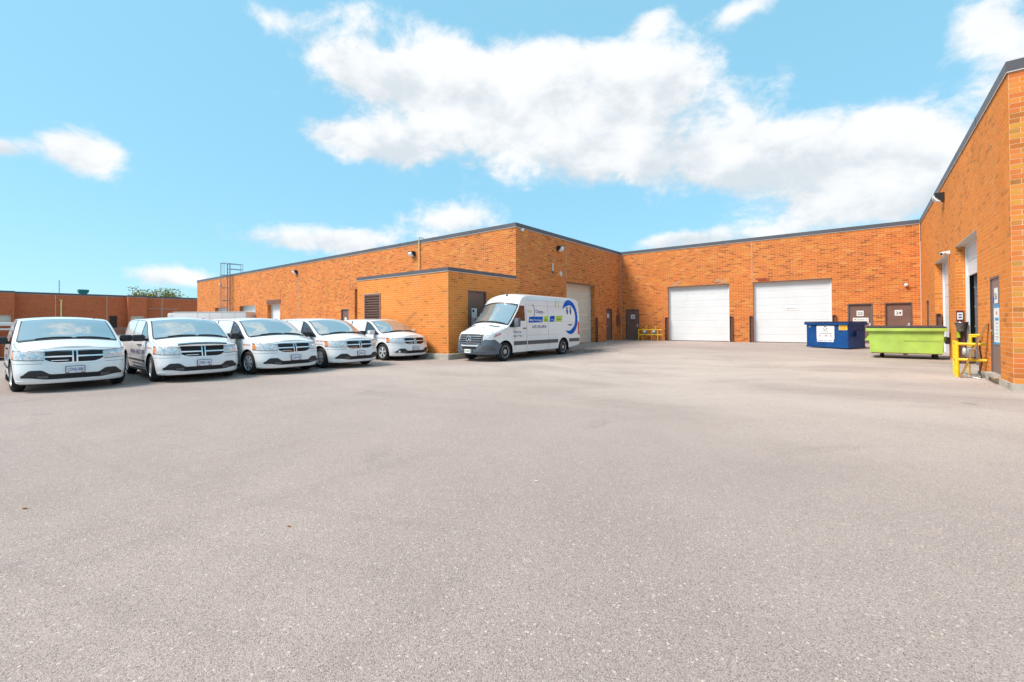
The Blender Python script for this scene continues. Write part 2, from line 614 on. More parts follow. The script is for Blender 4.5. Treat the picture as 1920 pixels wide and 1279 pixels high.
    l.new(col2, b.inputs['Base Color'])
    b.inputs['Roughness'].default_value = .9
    bp = n.new('ShaderNodeBump')
    bp.inputs['Strength'].default_value = .55
    bp.inputs['Distance'].default_value = .006
    h = mth('ADD', mth('MULTIPLY', vo.outputs['Distance'], -1.0), mth('MULTIPLY', nz(P, 30, 4), .6))
    h = mth('SUBTRACT', h, mth('MULTIPLY', crack, 2.0))
    l.new(h, bp.inputs['Height'])
    l.new(bp.outputs[0], b.inputs['Normal'])
    return m


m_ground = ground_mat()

# ------------------------------------------------------------------ object helpers
WM = {}


def empty(name, loc=(0, 0, 0), rz=0.0, parent=None):
    o = bpy.data.objects.new(name, None)
    o.empty_display_size = .3
    COL.objects.link(o)
    o.location = loc
    o.rotation_euler = (0, 0, rz)
    mw = Matrix.Translation(loc) @ Matrix.Rotation(rz, 4, 'Z')
    if parent is not None:
        o.parent = parent
        mw = WM[parent.name] @ mw
    WM[o.name] = mw
    return o


def tag(o, label=None, cat=None, group=None, kind=None):
    if label:
        o["label"] = label
    if cat:
        o["category"] = cat
    if group:
        o["group"] = group
    if kind:
        o["kind"] = kind
    return o


class MB:
    def __init__(s):
        s.v, s.f, s.mi = [], [], []

    def add(s, vs, fs, mi=0):
        b = len(s.v)
        s.v.extend([tuple(p) for p in vs])
        s.f.extend([tuple(i + b for i in q) for q in fs])
        s.mi.extend([mi] * len(fs))
        return s

    def box(s, x0, x1, y0, y1, z0, z1, mi=0, bev=0.0):
        if bev > 0:
            return s.bevbox(x0, x1, y0, y1, z0, z1, bev, mi)
        vs = [(x0, y0, z0), (x1, y0, z0), (x1, y1, z0), (x0, y1, z0), (x0, y0, z1), (x1, y0, z1), (x1, y1, z1), (x0, y1, z1)]
        return s.add(vs, [(0, 3, 2, 1), (4, 5, 6, 7), (0, 1, 5, 4), (1, 2, 6, 5), (2, 3, 7, 6), (3, 0, 4, 7)], mi)

    def bevbox(s, x0, x1, y0, y1, z0, z1, b, mi=0):
        bm = bmesh.new()
        bmesh.ops.create_cube(bm, size=1)
        for v in bm.verts:
            v.co = Vector(((x0 + x1) / 2 + v.co.x * (x1 - x0), (y0 + y1) / 2 + v.co.y * (y1 - y0), (z0 + z1) / 2 + v.co.z * (z1 - z0)))
        bmesh.ops.bevel(bm, geom=bm.edges[:], offset=b, segments=2, affect='EDGES', profile=.6)
        s.frombm(bm, mi)
        return s

    def frombm(s, bm, mi=0):
        bm.verts.index_update()
        s.add([v.co[:] for v in bm.verts], [[v.index for v in f.verts] for f in bm.faces], mi)
        bm.free()

    def obox(s, c, ax, ay, az, mi=0):
        c, ax, ay, az = map(Vector, (c, ax, ay, az))
        vs = [c + i * ax + j * ay + k * az for k in (-1, 1) for (i, j) in ((-1, -1), (1, -1), (1, 1), (-1, 1))]
        return s.add(vs, [(0, 3, 2, 1), (4, 5, 6, 7), (0, 1, 5, 4), (1, 2, 6, 5), (2, 3, 7, 6), (3, 0, 4, 7)], mi)

    def tube(s, pts, r, n=8, mi=0, caps=True):
        pts = [Vector(p) for p in pts]
        rings = []
        prev = None
        for i, p in enumerate(pts):
            d = (pts[min(i + 1, len(pts) - 1)] - pts[max(i - 1, 0)]).normalized()
            if prev is None:
                a = d.orthogonal().normalized()
            else:
                a = (prev - d * prev.dot(d)).normalized()
            prev = a
            b = d.cross(a)
            rr = r[i] if isinstance(r, (list, tuple)) else r
            rings.append([p + (a * math.cos(2 * math.pi * k / n) + b * math.sin(2 * math.pi * k / n)) * rr for k in range(n)])
        vs = [q for ring in rings for q in ring]
        fs = []
        for i in range(len(pts) - 1):
            for k in range(n):
                k2 = (k + 1) % n
                fs.append((i * n + k, i * n + k2, (i + 1) * n + k2, (i + 1) * n + k))
        if caps:
            fs.append(tuple(range(n))[::-1])
            fs.append(tuple((len(pts) - 1) * n + k for k in range(n)))
        return s.add(vs, fs, mi)

    def lathe(s, prof, c, axis, n=24, mi=0):
        """prof: list of (along axis, radius)"""
        c, axis = Vector(c), Vector(axis).normalized()
        a = axis.orthogonal().normalized()
        b = axis.cross(a)
        vs, fs = [], []
        for (t, r) in prof:
            for k in range(n):
                an = 2 * math.pi * k / n
                vs.append(c + axis * t + (a * math.cos(an) + b * math.sin(an)) * r)
        for i in range(len(prof) - 1):
            for k in range(n):
                k2 = (k + 1) % n
                fs.append((i * n + k, i * n + k2, (i + 1) * n + k2, (i + 1) * n + k))
        fs.append(tuple(range(n))[::-1])
        fs.append(tuple((len(prof) - 1) * n + k for k in range(n)))
        return s.add(vs, fs, mi)

    def prism(s, poly, fn, t, mi=0):
        """poly in 2d; fn(a,b,h)->3d, extruded h from 0 to t"""
        n = len(poly)
        vs = [fn(a, b, 0) for a, b in poly] + [fn(a, b, t) for a, b in poly]
        fs = [tuple(range(n))[::-1], tuple(range(n, 2 * n))]
        for i in range(n):
            j = (i + 1) % n
            fs.append((i, j, n + j, n + i))
        return s.add(vs, fs, mi)

    def grid(s, P, skirt=None, mi=0):
        """P: array nu x nv of points; skirt: inset vector fn"""
        nu, nv = len(P), len(P[0])
        vs = [p for row in P for p in row]
        fs = [(i * nv + j, (i + 1) * nv + j, (i + 1) * nv + j + 1, i * nv + j + 1) for i in range(nu - 1) for j in range(nv - 1)]
        return s.add(vs, fs, mi)

    def build(s, name, mats, parent=None, smooth=False, world=True, fix=False, sharp=None, origin=None):
        me = bpy.data.meshes.new(name)
        vs = s.v
        loc = None
        if parent is not None and world:
            inv = WM[parent.name].inverted()
            vs = [tuple(inv @ Vector(p)) for p in vs]
        elif parent is None:
            a = np.array(vs)
            loc = Vector(((a[:, 0].min() + a[:, 0].max()) / 2, (a[:, 1].min() + a[:, 1].max()) / 2, a[:, 2].min())) if origin is None else Vector(origin)
            vs = [(p[0] - loc.x, p[1] - loc.y, p[2] - loc.z) for p in vs]
        me.from_pydata(vs, [], s.f)
        if not isinstance(mats, (list, tuple)):
            mats = [mats]
        for m_ in mats:
            me.materials.append(m_)
        if len(mats) > 1:
            me.polygons.foreach_set('material_index', s.mi)
        if fix:
            bm = bmesh.new()
            bm.from_mesh(me)
            bmesh.ops.remove_doubles(bm, verts=bm.verts, dist=1e-5)
            bmesh.ops.recalc_face_normals(bm, faces=bm.faces)
            bm.to_mesh(me)
            bm.free()
        if smooth:
            me.polygons.foreach_set('use_smooth', [True] * len(me.polygons))
            if sharp:
                me.set_sharp_from_angle(angle=R(sharp))
        me.update()
        o = bpy.data.objects.new(name, me)
        COL.objects.link(o)
        if parent is not None:
            o.parent = parent
            WM[o.name] = WM[parent.name]
        else:
            o.location = loc
            WM[o.name] = Matrix.Translation(loc)
        return o


def copy_tree(o, parent=None):
    c = o.copy()
    COL.objects.link(c)
    if parent is not None:
        c.parent = parent
        c.matrix_parent_inverse = o.matrix_parent_inverse.copy()
    for ch in list(o.children):
        copy_tree(ch, c)
    WM[c.name] = WM.get(o.name, Matrix())
    return c


_txt = {}


def text_mesh(s, size, bold=0.0, shear=0.0):
    key = (s, bold, shear)
    if key not in _txt:
        cu = bpy.data.curves.new("t", 'FONT')
        cu.body = s
        cu.size = 1
        cu.offset = bold
        cu.shear = shear
        cu.resolution_u = 3
        ob = bpy.data.objects.new("t", cu)
        COL.objects.link(ob)
        bpy.context.view_layer.update()
        dg = bpy.context.evaluated_depsgraph_get()
        me = ob.evaluated_get(dg).to_mesh()
        vs = [tuple(v.co) for v in me.vertices]
        fs = [tuple(p.vertices) for p in me.polygons]
        ob.evaluated_get(dg).to_mesh_clear()
        bpy.data.objects.remove(ob)
        bpy.data.curves.remove(cu)
        a = np.array(vs) if vs else np.zeros((1, 3))
        x0, x1 = a[:, 0].min(), a[:, 0].max()
        _txt[key] = ([(v[0] - x0, v[1]) for v in vs], fs, x1 - x0, a[:, 1].max() - 0)
    vs, fs, w, h = _txt[key]
    return [(x * size, y * size) for x, y in vs], fs, w * size, h * size


def S(t):
    t = min(1.0, max(0.0, t))
    return t * t * (3 - 2 * t)


def gh(x, y):
    a = S((y - 16) / 13)
    return .27 * a + .10 * S((x + 5) / 6) * S((y - 4) / 8) * (1 - a)


# ------------------------------------------------------------------ ground
def axis(lo, hi, step, far):
    near = list(np.arange(lo, hi + 1e-6, step))
    out = []
    d = step
    x = lo
    while x > -far:
        d *= 1.6
        x -= d
        out.append(x)
    out = out[::-1] + near
    d = step
    x = hi
    while x < far:
        d *= 1.6
        x += d
        out.append(x)
    return out


gx, gy = axis(-30, 8, .8, 900), axis(-6, 34, .8, 900)
mb = MB()
mb.grid([[(x, y, gh(x, y)) for y in gy] for x in gx])
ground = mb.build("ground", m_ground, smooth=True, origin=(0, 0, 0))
tag(ground, "worn light grey asphalt yard with scattered pale aggregate", "ground", kind="structure")

# ------------------------------------------------------------------ buildings
XA, YA, YB, XR, YC, XL = -13.75, 17.86, 30.23, 2.30, 12.97, -59.3
ROOF, BTOP = 6.58, 6.38
AX0, AY, ATOP = -20.43, 13.18, 3.88
CH, BL, MO = .10, .30, .010        # course, brick module, mortar


class Bricks:
    def __init__(s):
        s.v, s.t = [], []

    def brick(s, O, A, N, a0, a1, z0, z1, proud, tone):
        i = []
        b = .0025
        for (h, e) in ((0., 0.), (proud, b)):
            for (a, z) in ((a0 + e, z0 + e), (a1 - e, z0 + e), (a1 - e, z1 - e), (a0 + e, z1 - e)):
                i.append((O[0] + A[0] * a + N[0] * h, O[1] + A[1] * a + N[1] * h, z))
        s.v.append(i)
        s.t.append(tone)

    def build(s, name, mat, parent):
        n = len(s.v)
        V = np.array(s.v, dtype=np.float64).reshape(-1, 3)
        T = np.array(WM[parent.name].inverted())
        V = V @ T[:3, :3].T + T[:3, 3]
        base = np.array([(4, 5, 6, 7), (0, 1, 5, 4), (1, 2, 6, 5), (2, 3, 7, 6), (3, 0, 4, 7)])
        Fa = (base[None] + 8 * np.arange(n)[:, None, None]).reshape(-1, 4)
        me = bpy.data.meshes.new(name)
        me.vertices.add(len(V))
        me.vertices.foreach_set('co', V.astype(np.float32).ravel())
        me.loops.add(Fa.size)
        me.loops.foreach_set('vertex_index', Fa.ravel().astype(np.int32))
        me.polygons.add(len(Fa))
        me.polygons.foreach_set('loop_start', (np.arange(len(Fa)) * 4).astype(np.int32))
        me.update(calc_edges=True)
        me.shade_flat()
        at = me.attributes.new('tone', 'FLOAT', 'FACE')
        at.data.foreach_set('value', np.repeat(np.array(s.t, dtype=np.float32), 5))
        me.materials.append(mat)
        o = bpy.data.objects.new(name, me)
        COL.objects.link(o)
        o.parent = parent
        WM[o.name] = WM[parent.name]
        o["kind"] = "stuff"
        return o


def brick_runs(L, z0, z1, openings, seed, start=0.0):
    """yields a0,a1,z0,z1,tone of every brick on a wall face"""
    rr = random.Random(seed)
    k = 0
    z = z0
    while z < z1 - .02:
        zt = min(z + CH - MO, z1)
        cuts = []
        for o in openings:
            if o[2] < zt - .005 and o[3] > z + .005:
                cuts.append((o[0], o[1]))
        cuts.sort()
        free = []
        p = 0.
        for c in cuts:
            if c[0] > p:
                free.append((p, c[0]))
            p = max(p, c[1])
        if p < L:
            free.append((p, L))
        off = (0, .15, .07, .22)[k % 4] if False else (0.0, .15)[k % 2]
        j0 = -1
        a = -off - start % BL - BL
        while a < L:
            b0, b1 = a + MO / 2, a + BL - MO / 2
            tone = rr.random()
            for f0, f1 in free:
                q0, q1 = max(b0, f0), min(b1, f1)
                if q1 - q0 > .03:
                    yield q0, q1, z + MO / 2, zt + MO / 2, tone
            for o in openings:      # sliver of brick left above an opening's head
                if z < o[3] < zt - .012:
                    q0, q1 = max(b0, o[0]), min(b1, o[1])
                    if q1 - q0 > .02:
                        yield q0, q1, o[3] + .004, zt + MO / 2, tone
            a += BL
        z += CH
        k += 1


def make_wall(thing, name, O, A, N, L, zb, zt, openings, zbrick, seed, mortar=m_mortar, bmat=m_brick, bricks=True, nsingle=0, near=None, smat=None):
    """one wall face with real openings and reveals; openings: (a0,a1,z0,z1,depth)"""
    def P(a, z, h=0.):
        return (O[0] + A[0] * a + N[0] * h, O[1] + A[1] * a + N[1] * h, z)
    mb = MB()
    ac = sorted({0., L, *[o[0] for o in openings], *[o[1] for o in openings]})
    zc = sorted({zb, zt, *[o[2] for o in openings], *[o[3] for o in openings]})
    for i in range(len(ac) - 1):
        for j in range(len(zc) - 1):
            am, zm = (ac[i] + ac[i + 1]) / 2, (zc[j] + zc[j + 1]) / 2
            if any(o[0] < am < o[1] and o[2] < zm < o[3] for o in openings):
                continue
            mb.add([P(ac[i], zc[j]), P(ac[i + 1], zc[j]), P(ac[i + 1], zc[j + 1]), P(ac[i], zc[j + 1])], [(0, 1, 2, 3)])
    for (a0, a1, z0, z1, d) in openings:
        mb.add([P(a0, z0), P(a0, z1), P(a0, z1, -d), P(a0, z0, -d)], [(0, 1, 2, 3)])
        mb.add([P(a1, z0), P(a1, z1), P(a1, z1, -d), P(a1, z0, -d)], [(3, 2, 1, 0)])
        mb.add([P(a0, z1), P(a1, z1), P(a1, z1, -d), P(a0, z1, -d)], [(0, 1, 2, 3)])
        if z0 > zb + .01:
            mb.add([P(a0, z0), P(a1, z0), P(a1, z0, -d), P(a0, z0, -d)], [(3, 2, 1, 0)])
    w = mb.build("wall", mortar, thing)
    if not bricks:
        return w
    B = Bricks()
    rr = random.Random(seed + 1)
    allb = [(O, A, N, *t, .0015 + rr.random() * .002) for t in brick_runs(L, zbrick, zt, openings, seed)]
    # brick reveals of deep openings
    for (a0, a1, z0, z1, d) in openings:
        if d < .15:
            continue
        for (aa, sgn) in ((a0, 1), (a1, -1)):
            O2 = P(aa, 0)[:2]
            A2 = (-N[0], -N[1])
            N2 = (A[0] * sgn, A[1] * sgn)
            z = zbrick
            k = 0
            while z < z1 - .03:
                q0, q1 = max(z + MO / 2, z0), min(z + CH - MO / 2, z1)
                if q1 - q0 > .03:
                    sp = d * (.34 if k % 2 else .62)
                    ends = ((.0, sp - MO / 2), (sp + MO / 2, d)) if rr.random() < .7 else ((.0, d),)
                    for e0, e1 in ends:
                        allb.append((O2, A2, N2, e0, e1, q0, q1, rr.random(), .0025))
                z += CH
                k += 1
    single = []
    if nsingle and near is not None:
        def dist(t):
            am = (t[3] + t[4]) / 2
            x, y = t[0][0] + t[1][0] * am, t[0][1] + t[1][1] * am
            return math.hypot(x - near[0], y - near[1]) + .02 * abs((t[5] + t[6]) / 2 - near[2])
        order = sorted(range(len(allb)), key=lambda i: dist(allb[i]))
        single = set(order[:nsingle])
    cache = {}
    for i, (o_, a_, n_, a0, a1, z0, z1, tone, pr) in enumerate(allb):
        if i in single if single else False:
            key = (round(a1 - a0, 3), round(z1 - z0, 3), a_, n_)
            if key not in cache:
                q = MB()
                ln, ht = a1 - a0, z1 - z0
                vs = []
                for (h, e) in ((-.004, 0.), (.003, .0015)):
                    for (a, z) in ((e, e), (ln - e, e), (ln - e, ht - e), (e, ht - e)):
                        vs.append((a_[0] * a + n_[0] * h, a_[1] * a + n_[1] * h, z))
                me = bpy.data.meshes.new("brick")
                me.from_pydata(vs, [], [(4, 5, 6, 7), (0, 1, 5, 4), (1, 2, 6, 5), (2, 3, 7, 6), (3, 0, 4, 7)])
                me.materials.append(smat)
                cache[key] = me
            ob = bpy.data.objects.new("brick", cache[key])
            COL.objects.link(ob)
            ob.parent = w
            wp = Vector((o_[0] + a_[0] * a0, o_[1] + a_[1] * a0, z0))
            ob.location = WM[w.name].inverted() @ wp
        else:
            B.brick(o_, a_, n_, a0, a1, z0, z1, pr, tone)
    if B.v:
        B.build("brickwork", bmat, w)
    return w


def coping(thing, pts, z0, z1, out=.035, back=.28, mat=m_coping):
    """metal parapet cap along a run of outer corner points (outside on the left hand); one mesh per straight run"""
    n = len(pts)
    segs = []
    for i in range(n - 1):
        a, b = Vector(pts[i]), Vector(pts[i + 1])
        d = (b - a).normalized()
        segs.append((a, b, d, Vector((-d.y, d.x))))
    for i, (a, b, d, nn) in enumerate(segs):
        def corner(p, i0, i1, off):
            if i0 is None or i1 is None:
                q = segs[i0 if i0 is not None else i1][3]
                return p + q * off
            n0, n1 = segs[i0][3], segs[i1][3]
            return p + (n0 + n1) * (off / (1 + n0.dot(n1)))
        i_prev = i - 1 if i > 0 else None
        i_next = i + 1 if i < len(segs) - 1 else None
        mb = MB()
        ao, bo = corner(a, i_prev, i, out), corner(b, i, i_next, out)
        ai, bi = corner(a, i_prev, i, -back), corner(b, i, i_next, -back)
        vs = [(ao.x, ao.y, z0), (bo.x, bo.y, z0), (bo.x, bo.y, z1), (ao.x, ao.y, z1), (ai.x, ai.y, z1 - .02), (bi.x, bi.y, z1 - .02), (ai.x, ai.y, z0), (bi.x, bi.y, z0)]
        mb.add(vs, [(0, 1, 2, 3), (3, 2, 5, 4), (6, 7, 1, 0), (4, 5, 7, 6), (0, 3, 4, 6), (1, 7, 5, 2)])
        mb.build("coping", mat, thing, fix=True)
        # seams of the metal cap and the pale drip edge below it
        mb = MB()
        L = (b - a).length
        k = 1
        while k * 3.05 < L:
            c = a + d * (k * 3.05) + nn * (out + .004)
            mb.obox((c.x, c.y, (z0 + z1) / 2), d.to_3d() * .02, nn.to_3d() * .004, Vector((0, 0, (z1 - z0) / 2 + .004)))
            k += 1
        if mb.v:
            mb.build("coping_seam", mat, thing)
        mb = MB()
        c0, c1 = corner(a, i_prev, i, out - .012), corner(b, i, i_next, out - .012)
        c = (c0 + c1) / 2
        mb.obox((c.x, c.y, z0 - .012), d.to_3d() * ((c1 - c0).length / 2), nn.to_3d() * .008, Vector((0, 0, .0115)))
        mb.build("drip_edge", m_flash, thing)


def panel_door(thing, O, A, N, a0, a1, z0, z1, depth, mat, n, name="garage_door", gone=0, frame=m_white):
    """sectional overhead door: jamb frame plus one mesh per section"""
    def P(a, z, h):
        return Vector((O[0] + A[0] * a + N[0] * h, O[1] + A[1] * a + N[1] * h, z))
    A3, N3, Z3 = Vector((*A, 0)), Vector((*N, 0)), Vector((0, 0, 1))
    mb = MB()
    fw = .07
    for ac in (a0 + fw / 2, a1 - fw / 2):
        mb.obox(P(ac, (z0 + z1) / 2, -depth + .035), A3 * fw / 2, N3 * .035, Z3 * ((z1 - z0) / 2))
    mb.obox(P((a0 + a1) / 2, z1 - .03, -depth + .03), A3 * ((a1 - a0) / 2 - fw), N3 * .03, Z3 * .03)
    fr = mb.build(name, frame, thing)
    h = (z1 - .06 - z0 - .03) / n
    for k in range(n - gone):
        zt = z1 - .06 - k * h
        zb_ = zt - h + .008
        mb = MB()
        d0, d1, e = -depth - .02, -depth + .016, .012
        prof = [(zb_, d0), (zb_, d1 - .01), (zb_ + e, d1)]
        for g in (1, 2):
            zc = zb_ + (zt - zb_) * g / 3
            prof += [(zc - .012, d1), (zc, d1 - .003), (zc + .012, d1)]
        prof += [(zt - e, d1), (zt, d1 - .01), (zt, d0)]
        l_, r_ = a0 + fw + .004, a1 - fw - .004
        vs = [P(l_, z, hh) for z, hh in prof] + [P(r_, z, hh) for z, hh in prof]
        m_ = len(prof)
        fs = [(i, m_ + i, m_ + i + 1, i + 1) for i in range(m_ - 1)] + [tuple(range(m_)), tuple(range(2 * m_ - 1, m_ - 1, -1)), (0, m_ - 1, 2 * m_ - 1, m_)]
        mb.add(vs, fs)
        mb.build("panel", mat, fr, fix=True)
    if not gone:
        mb = MB()
        mb.obox(P((a0 + a1) / 2, z0 + .014, -depth), A3 * ((a1 - a0) / 2 - fw - .004), N3 * .012, Z3 * .014)
        mb.build("bottom_seal", m_black, fr)
    return fr


def man_door(thing, O, A, N, a0, a1, z0, z1, depth, handle_at=1, name="door", leaf=m_door_brown, sill=True, lever=m_silver):
    def P(a, z, h):
        return Vector((O[0] + A[0] * a + N[0] * h, O[1] + A[1] * a + N[1] * h, z))
    A3, N3, Z3 = Vector((*A, 0)), Vector((*N, 0)), Vector((0, 0, 1))
    mb = MB()
    fw = .05
    mb.obox(P((a0 + a1) / 2, (z0 + z1 - fw) / 2 + .01, -depth), A3 * ((a1 - a0) / 2 - fw - .004), N3 * .022, Z3 * ((z1 - z0 - fw) / 2 - .012))
    d = mb.build(name, leaf, thing)
    mb = MB()
    for ac in (a0 + fw / 2, a1 - fw / 2):
        mb.obox(P(ac, (z0 + z1) / 2, -depth + .03), A3 * fw / 2, N3 * (depth - .03), Z3 * ((z1 - z0) / 2))
    mb.obox(P((a0 + a1) / 2, z1 - fw / 2, -depth + .03), A3 * ((a1 - a0) / 2 - fw), N3 * (depth - .03), Z3 * fw / 2)
    mb.build("door_frame", m_frame_brown, d)
    if sill:
        mb = MB()
        mb.obox(P((a0 + a1) / 2, z0 + .0, -depth + .06), A3 * ((a1 - a0) / 2 + .02), N3 * .10, Z3 * .035)
        mb.build("sill", m_conc, d)
    ah = a0 + .14 if handle_at == 0 else a1 - .14
    mb = MB()
    mb.obox(P(ah, z0 + 1.0, -depth + .03), A3 * .035, N3 * .012, Z3 * .11)
    mb.tube([P(ah, z0 + .98, -depth + .03), P(ah, z0 + .98, -depth + .085), P(ah + (.12 if handle_at == 0 else -.12), z0 + .98, -depth + .085)], .012, 6)
    mb.build("handle", lever, d)
    return d


def plate(parent, O, A, N, a0, a1, z0, z1, h, mat, name, t=.004):
    mb = MB()
    A3, N3 = Vector((*A, 0)), Vector((*N, 0))
    c = Vector((O[0] + A[0] * (a0 + a1) / 2 + N[0] * h, O[1] + A[1] * (a0 + a1) / 2 + N[1] * h, (z0 + z1) / 2))
    mb.obox(c, A3 * ((a1 - a0) / 2), N3 * t, Vector((0, 0, (z1 - z0) / 2)))
    return mb.build(name, mat, parent)


def wall_text(parent, s, O, A, N, ac, z, h, size, mat, name="lettering", bold=.02, width=None):
    vs, fs, w, ht = text_mesh(s, size, bold)
    k = width / w if width else 1
    mb = MB()
    mb.add([(O[0] + A[0] * (ac - w * k / 2 + x * k) + N[0] * h, O[1] + A[1] * (ac - w * k / 2 + x * k) + N[1] * h, z + y) for x, y in vs], fs)
    return mb.build(name, mat, parent)


def strip(thing, O, A, N, a, z0, z1, name, mat, w=.012, h=.012):
    plate(thing, O, A, N, a - w, a + w, z0, z1, h, mat, name, t=.004)


# ---- left wing
lw = empty("warehouse_wing", (-36, 24, 0))
tag(lw, "long brick warehouse wing with a caged roof ladder behind the parked minivans", "building", "wings of the brick warehouse")
Ao, Aa, An = (XA, YA), (-1, 0), (0, -1)          # long face, a runs from the corner to the far end


def al(x):
    return XA - x


ops = []
for x0, x1, zt in ((-53.98, -50.4, 3.34), (-47.66, -44.1, 3.34), (-41.61, -39.22, 3.30)):
    ops.append((al(x1), al(x0), -.3, zt, .38))
ops.append((al(-28.78), al(-29.75), .12, 2.6, .10))
ops.append((al(-26.5), al(-28.01), -.3, 3.97, .38))
make_wall(lw, "wall", Ao, Aa, An, XA - XL, -.4, BTOP, ops, .02, 3)
for k, (x0, x1, zt) in enumerate(((-53.98, -50.4, 3.34), (-47.66, -44.1, 3.34), (-41.61, -39.22, 3.30), (-28.01, -26.5, 3.97))):
    panel_door(lw, Ao, Aa, An, al(x1), al(x0), .02, zt, .38, m_white_door if k < 3 else m_door_brown, 7)
plate(lw, Ao, Aa, An, al(-39.1), al(-41.75), 3.32, 3.68, .016, m_guard, "lintel", t=.012)
d = man_door(lw, Ao, Aa, An, al(-28.78), al(-29.75), .12, 2.6, .10, handle_at=0)
plate(d, Ao, Aa, An, al(-29.15), al(-29.40), 1.6, 2.0, -.07, m_offwhite, "number_sign")
wall_text(d, "17", Ao, (1, 0), An, -(al(-29.275)), 1.72, -.064, .2, m_greytxt) if False else None
for x in (-43.62, -35.98, -28.4):
    strip(lw, Ao, Aa, An, al(x), .05 if x != -28.4 else 4.0, BTOP, "expansion_joint", m_joint)
# court face
Bo, Ba, Bn = (XA, YA), (0, 1), (1, 0)


def bl(y):
    return y - YA


ops = [(bl(22.73), bl(26.25), -.3, 3.86, .38), (bl(27.89), bl(28.80), .29, 2.46, .10)]
make_wall(lw, "wall", Bo, Ba, Bn, YB - YA, -.4, BTOP, ops, .12, 5)
panel_door(lw, Bo, Ba, Bn, bl(22.73), bl(26.25), .2, 3.86, .38, m_cream_door, 8)
d = man_door(lw, Bo, Ba, Bn, bl(27.89), bl(28.80), .29, 2.46, .10, handle_at=0)
plate(d, Bo, Ba, Bn, bl(28.17), bl(28.45), 1.84, 2.12, -.07, m_offwhite, "number_sign")
wall_text(d, "19", Bo, Ba, Bn, bl(28.31), 1.91, -.064, .18, m_greytxt)
plate(lw, Bo, Ba, Bn, bl(22.70), bl(26.28), 3.865, 3.93, .012, m_lintel, "lintel", t=.008)
strip(lw, Bo, Ba, Bn, bl(22.70), 3.95, BTOP, "expansion_joint", m_joint)
mb = MB()
mb.box(XL, XA, YA, YA + .3, -.4, -.2)
mb.add([(XL, YA, -.3), (XL, YA + 14, -.3), (XL, YA + 14, BTOP), (XL, YA, BTOP)], [(0, 3, 2, 1)])
mb.build("end_wall", m_mortar, lw)
mb = MB()
mb.box(XL + .05, XA - .05, YA + .42, YA + 16, BTOP - .25, BTOP - .05)
mb.build("roof", m_roof, lw)
coping(lw, [(XL, YA + 14), (XL, YA), (XA, YA), (XA, YB)][::-1] if False else [(XA, YB), (XA, YA), (XL, YA), (XL, YA + 14)][::-1], BTOP, ROOF, out=-.035, back=-.28) if False else None


def cope(thing, pts, z0, z1):
    """outside lies on the right-hand side of the run"""
    coping(thing, pts[::-1], z0, z1)


cope(lw, [(XL, YA + 14), (XL, YA), (XA, YA), (XA, YB)], BTOP, ROOF)

# ---- rear wing
rw = empty("warehouse_wing", (-6, 36, 0))
tag(rw, "rear brick warehouse wing with two wide white overhead doors and doors 20, 22 and 24", "building", "wings of the brick warehouse")
Co, Ca, Cn = (XA, YB), (1, 0), (0, -1)


def cl(x):
    return x - XA


ops = [(cl(-13.38), cl(-12.39), .30, 2.46, .10), (cl(-10.35), cl(-6.55), -.3, 3.82, .20), (cl(-5.22), cl(-1.36), -.3, 3.82, .20),
       (cl(-.68), cl(.40), .28, 2.44, .10), (cl(.87), cl(1.95), .28, 2.44, .10)]
make_wall(rw, "wall", Co, Ca, Cn, XR - XA, -.4, BTOP, ops, .12, 9)
for x0, x1 in ((-10.35, -6.55), (-5.22, -1.36)):
    gd = panel_door(rw, Co, Ca, Cn, cl(x0), cl(x1), .26, 3.82, .20, m_white_door, 8)
    plate(rw, Co, Ca, Cn, cl(x0) - .03, cl(x1) + .03, 3.825, 3.885, .012, m_lintel, "lintel", t=.008)
plate(gd, Co, Ca, Cn, cl(-3.60), cl(-2.92), 2.16, 2.38, -.176, m_offwhite, "company_sign")
for a0, a1, z, hh in ((-3.40, -3.10, 2.265, .012), (-3.05, -2.98, 2.265, .012)):
    plate(gd, Co, Ca, Cn, cl(a0), cl(a1), z - hh, z + hh, -.170, m_greytxt, "sign_print", t=.002)
mb = MB()
mb.prism([(-3.53, 2.29), (-3.45, 2.29), (-3.43, 2.27), (-3.43, 2.22), (-3.46, 2.25), (-3.50, 2.27)], lambda a, b, h: (a, YB + .168 - h, b), .003)
mb.build("sign_print", m_trim, gd)
for nm, x0, x1, z0, hs in (("20", -13.38, -12.39, .30, 1), ("22", -.68, .40, .28, 1), ("24", .87, 1.95, .28, 1)):
    d = man_door(rw, Co, Ca, Cn, cl(x0), cl(x1), z0, 2.46 if nm == "20" else 2.44, .10, handle_at=hs)
    c = cl({"20": -12.87, "22": -.14, "24": 1.415}[nm])
    plate(d, Co, Ca, Cn, c - .15, c + .15, 1.77, 2.06, -.07, m_offwhite, "number_sign")
    wall_text(d, nm, Co, Ca, Cn, c, 1.84, -.064, .20, m_trim, bold=.012, width=.22)
    if nm == "22":
        plate(d, Co, Ca, Cn, cl(-.45), cl(.21), 1.39, 1.68, -.07, m_offwhite, "company_sign")
        for a0, a1 in ((-.28, .04), (.09, .16)):
            plate(d, Co, Ca, Cn, cl(a0), cl(a1), 1.555, 1.585, -.064, m_greytxt, "sign_print", t=.002)
        plate(d, Co, Ca, Cn, cl(-.12), cl(-.01), 1.43, 1.47, -.064, m_trim, "sign_print", t=.002)
        mb = MB()
        mb.prism([(-.40, 1.61), (-.33, 1.61), (-.31, 1.59), (-.31, 1.54), (-.34, 1.57), (-.37, 1.59)], lambda a, b, h: (a, YB + .062 - h, b), .003)
        mb.build("sign_print", m_trim, d)
    if nm == "20":
        plate(d, Co, Ca, Cn, c - .14, c + .12, 1.52, 1.74, -.072, m_frame_brown, "notice")
